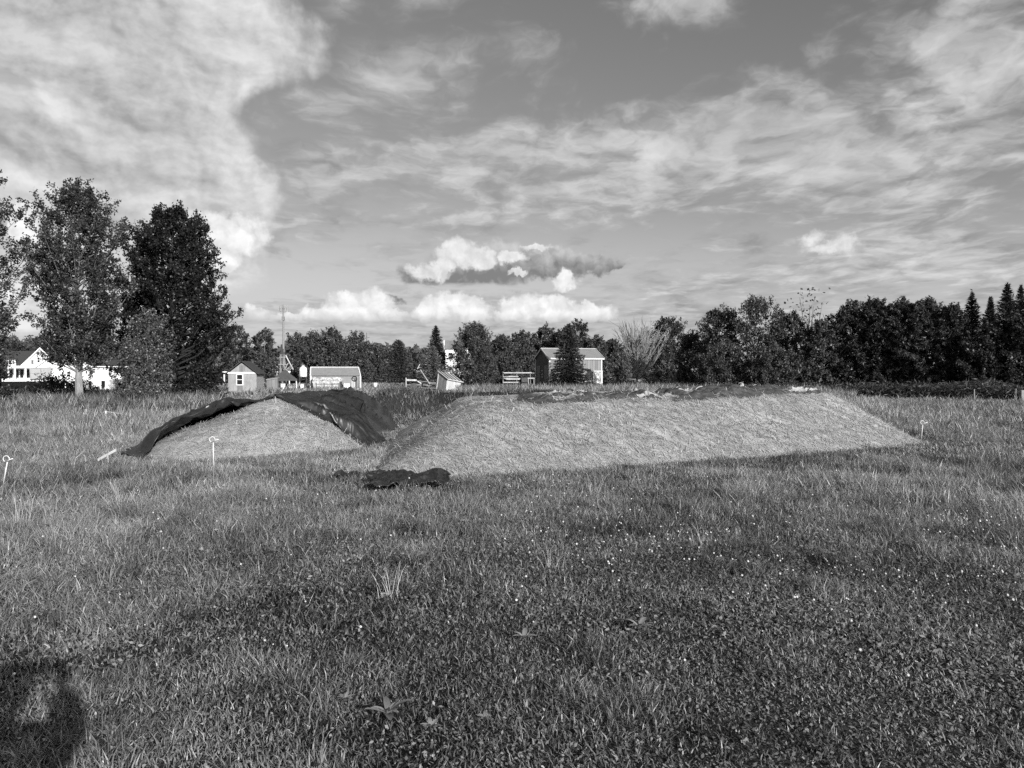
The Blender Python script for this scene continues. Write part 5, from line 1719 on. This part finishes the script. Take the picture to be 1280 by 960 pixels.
for s in (-.28, .28):
    m = MB(); m.tube([(s, 0, .86), (s, -.3, 0)], .035, 5); m.build('leg', M['palewood'], t); m = MB(); m.tube([(s, 0, .86), (s, .3, 0)], .035, 5); m.build('leg', M['palewood'], t)

# two low boxes right of the barn
for (px_, D, w_, z1_, lab) in ((797, 70, 1.55, .72, 'pale topped low hutch standing in weeds under the bare tree'), (826, 66, 1.1, .42, 'dull low crate in the weeds right of the hutch')):
    t = thing('low_hutch', lab, 'hutch', (PX(px_, D), D, 0), face(px_, D, 12), 'low boxes in the weeds')
    m = MB(); m.box(-w_ / 2, w_ / 2, 0, .7, .25, z1_); m.build('body', M['barnwall'], t)
    m = MB(); m.slab((-w_ / 2 - .06, -.08, z1_ + .02), (w_ / 2 + .06, -.08, z1_ + .02), (w_ / 2 + .06, .78, z1_ + .14), (-w_ / 2 - .06, .78, z1_ + .14), -.04); m.build('lid', M['palewood'] if px_ < 800 else M['greyroof'], t)
    for s in (-w_ / 2 + .06, w_ / 2 - .06):
        m = MB(); m.box(s - .05, s + .05, .1, .2, 0, .247); m.build('leg', M['bark'], t)
# fence posts at the far right
GF = 'fence posts before the right hand brush'
for i_, (px_, top, D, w_, lab) in enumerate(((1278, 489, 38.5, .16, 'stout post at the right edge of the field'), (1218, 488, 40, .035, 'thin stake before the brush, second from the right edge'), (1161, 486, 43, .03, 'thin stake farthest from the right edge'), (1270, 487, 39.5, .03, 'thin stake just left of the stout post'))):
    t = thing('fence_post', lab, 'post', (PX(px_, D), D, float(gh(PX(px_, D), D))), 0, GF)
    H = max(.45, PZ(top, D))
    m = MB(); m.box(-w_ / 2, w_ / 2, -w_ / 2, w_ / 2, -.1, H); m.build('post', M['midgrey'], t)
    m = MB(); m.box(-w_ / 2 - .004, w_ / 2 + .004, -w_ / 2 - .004, w_ / 2 + .004, H + .002, H + .03); m.build('cap', M['greymetal'], t)


# ------------------------------------------------------------------ the photographer, standing right behind the camera; only the shadow is in view
def skin_mesh(name, verts, edges, radii, mat, parent, root=0, sub=2):
    me = bpy.data.meshes.new(name)
    me.from_pydata(verts, edges, [])
    me.materials.append(mat)
    o = link(name, me, parent)
    sk = o.modifiers.new('skin', 'SKIN')
    sk.use_smooth_shade = True
    for i, r in enumerate(radii):
        v = me.skin_vertices[0].data[i]
        v.radius = r if hasattr(r, '__len__') else (r, r)
        v.use_root = (i == root)
    ss_ = o.modifiers.new('sub', 'SUBSURF'); ss_.levels = sub; ss_.render_levels = sub
    return o


per = thing('person', 'person holding up a phone to take the picture', 'person', (-.08, -.42, 0))
bv = [(0, 0, .98), (0, 0, 1.18), (0, .0, 1.40), (0, .01, 1.50), (0, .03, 1.56),
      (.11, 0, .92), (.12, .02, .52), (.13, -.01, .09), (.14, .13, .04),
      (-.11, 0, .92), (-.12, .02, .52), (-.13, -.01, .09), (-.14, .13, .04),
      (.20, .0, 1.44), (.23, .16, 1.43), (.115, .27, 1.57),
      (-.20, .0, 1.44), (-.23, .16, 1.43), (-.115, .27, 1.57)]
be = [(0, 1), (1, 2), (2, 3), (3, 4), (0, 5), (5, 6), (6, 7), (7, 8), (0, 9), (9, 10), (10, 11), (11, 12), (2, 13), (13, 14), (14, 15), (2, 16), (16, 17), (17, 18)]
br = [(.16, .12), (.15, .11), (.17, .12), .065, .06, (.10, .10), .075, .05, .04, (.10, .10), .075, .05, .04, .11, .095, .06, .11, .095, .06]
skin_mesh('body', bv, be, br, M['cloth'], per)
m = MB(); m.lathe([(.03, 1.545), (.065, 1.57), (.085, 1.62), (.092, 1.67), (.09, 1.72), (.07, 1.76), (.02, 1.785)], 0, .05, 18); hd = m.build('head', M['skin'], per, True)
m = MB(); m.prism([(-.012, 1.66), (.012, 1.66), (.018, 1.63), (-.018, 1.63)], .125, .16); m.build('nose', M['skin'], hd)
m = MB(); m.lathe([(.097, 1.66), (.102, 1.71), (.082, 1.77), (.03, 1.80)], 0, .035, 18); m.build('hair', M['hair'], per, True)
for s in (-1, 1):
    hv = [(s * .115, .27, 1.57), (s * .10, .30, 1.62)]; he = [(0, 1)]; hr = [.032, .03]
    for q_ in range(5):
        b = len(hv)
        if q_ < 4:
            hv += [(s * (.105 - .004 * q_), .325 + .004 * q_, 1.615 + .019 * q_), (s * .088, .362, 1.62 + .018 * q_), (s * .068, .366, 1.62 + .017 * q_)]
        else:
            hv += [(s * .092, .30, 1.595), (s * .08, .325, 1.59), (s * .065, .335, 1.605)]
        he += [(1, b), (b, b + 1), (b + 1, b + 2)]; hr += [.0095, .0085, .0075]
    skin_mesh('hand', hv, he, hr, M['skin'], per, 0, 1)
ph = thing('phone', 'dark phone held sideways in both hands', 'phone', (-.08, -.42 + .352, 1.645))
m = MB(); m.box(-.078, .078, -.006, .004, -.037, .037); m.build('case', M['black'], ph)
m = MB(); m.box(-.073, .073, -.0075, -.0065, -.033, .033); m.build('screen', M['glass'], ph)
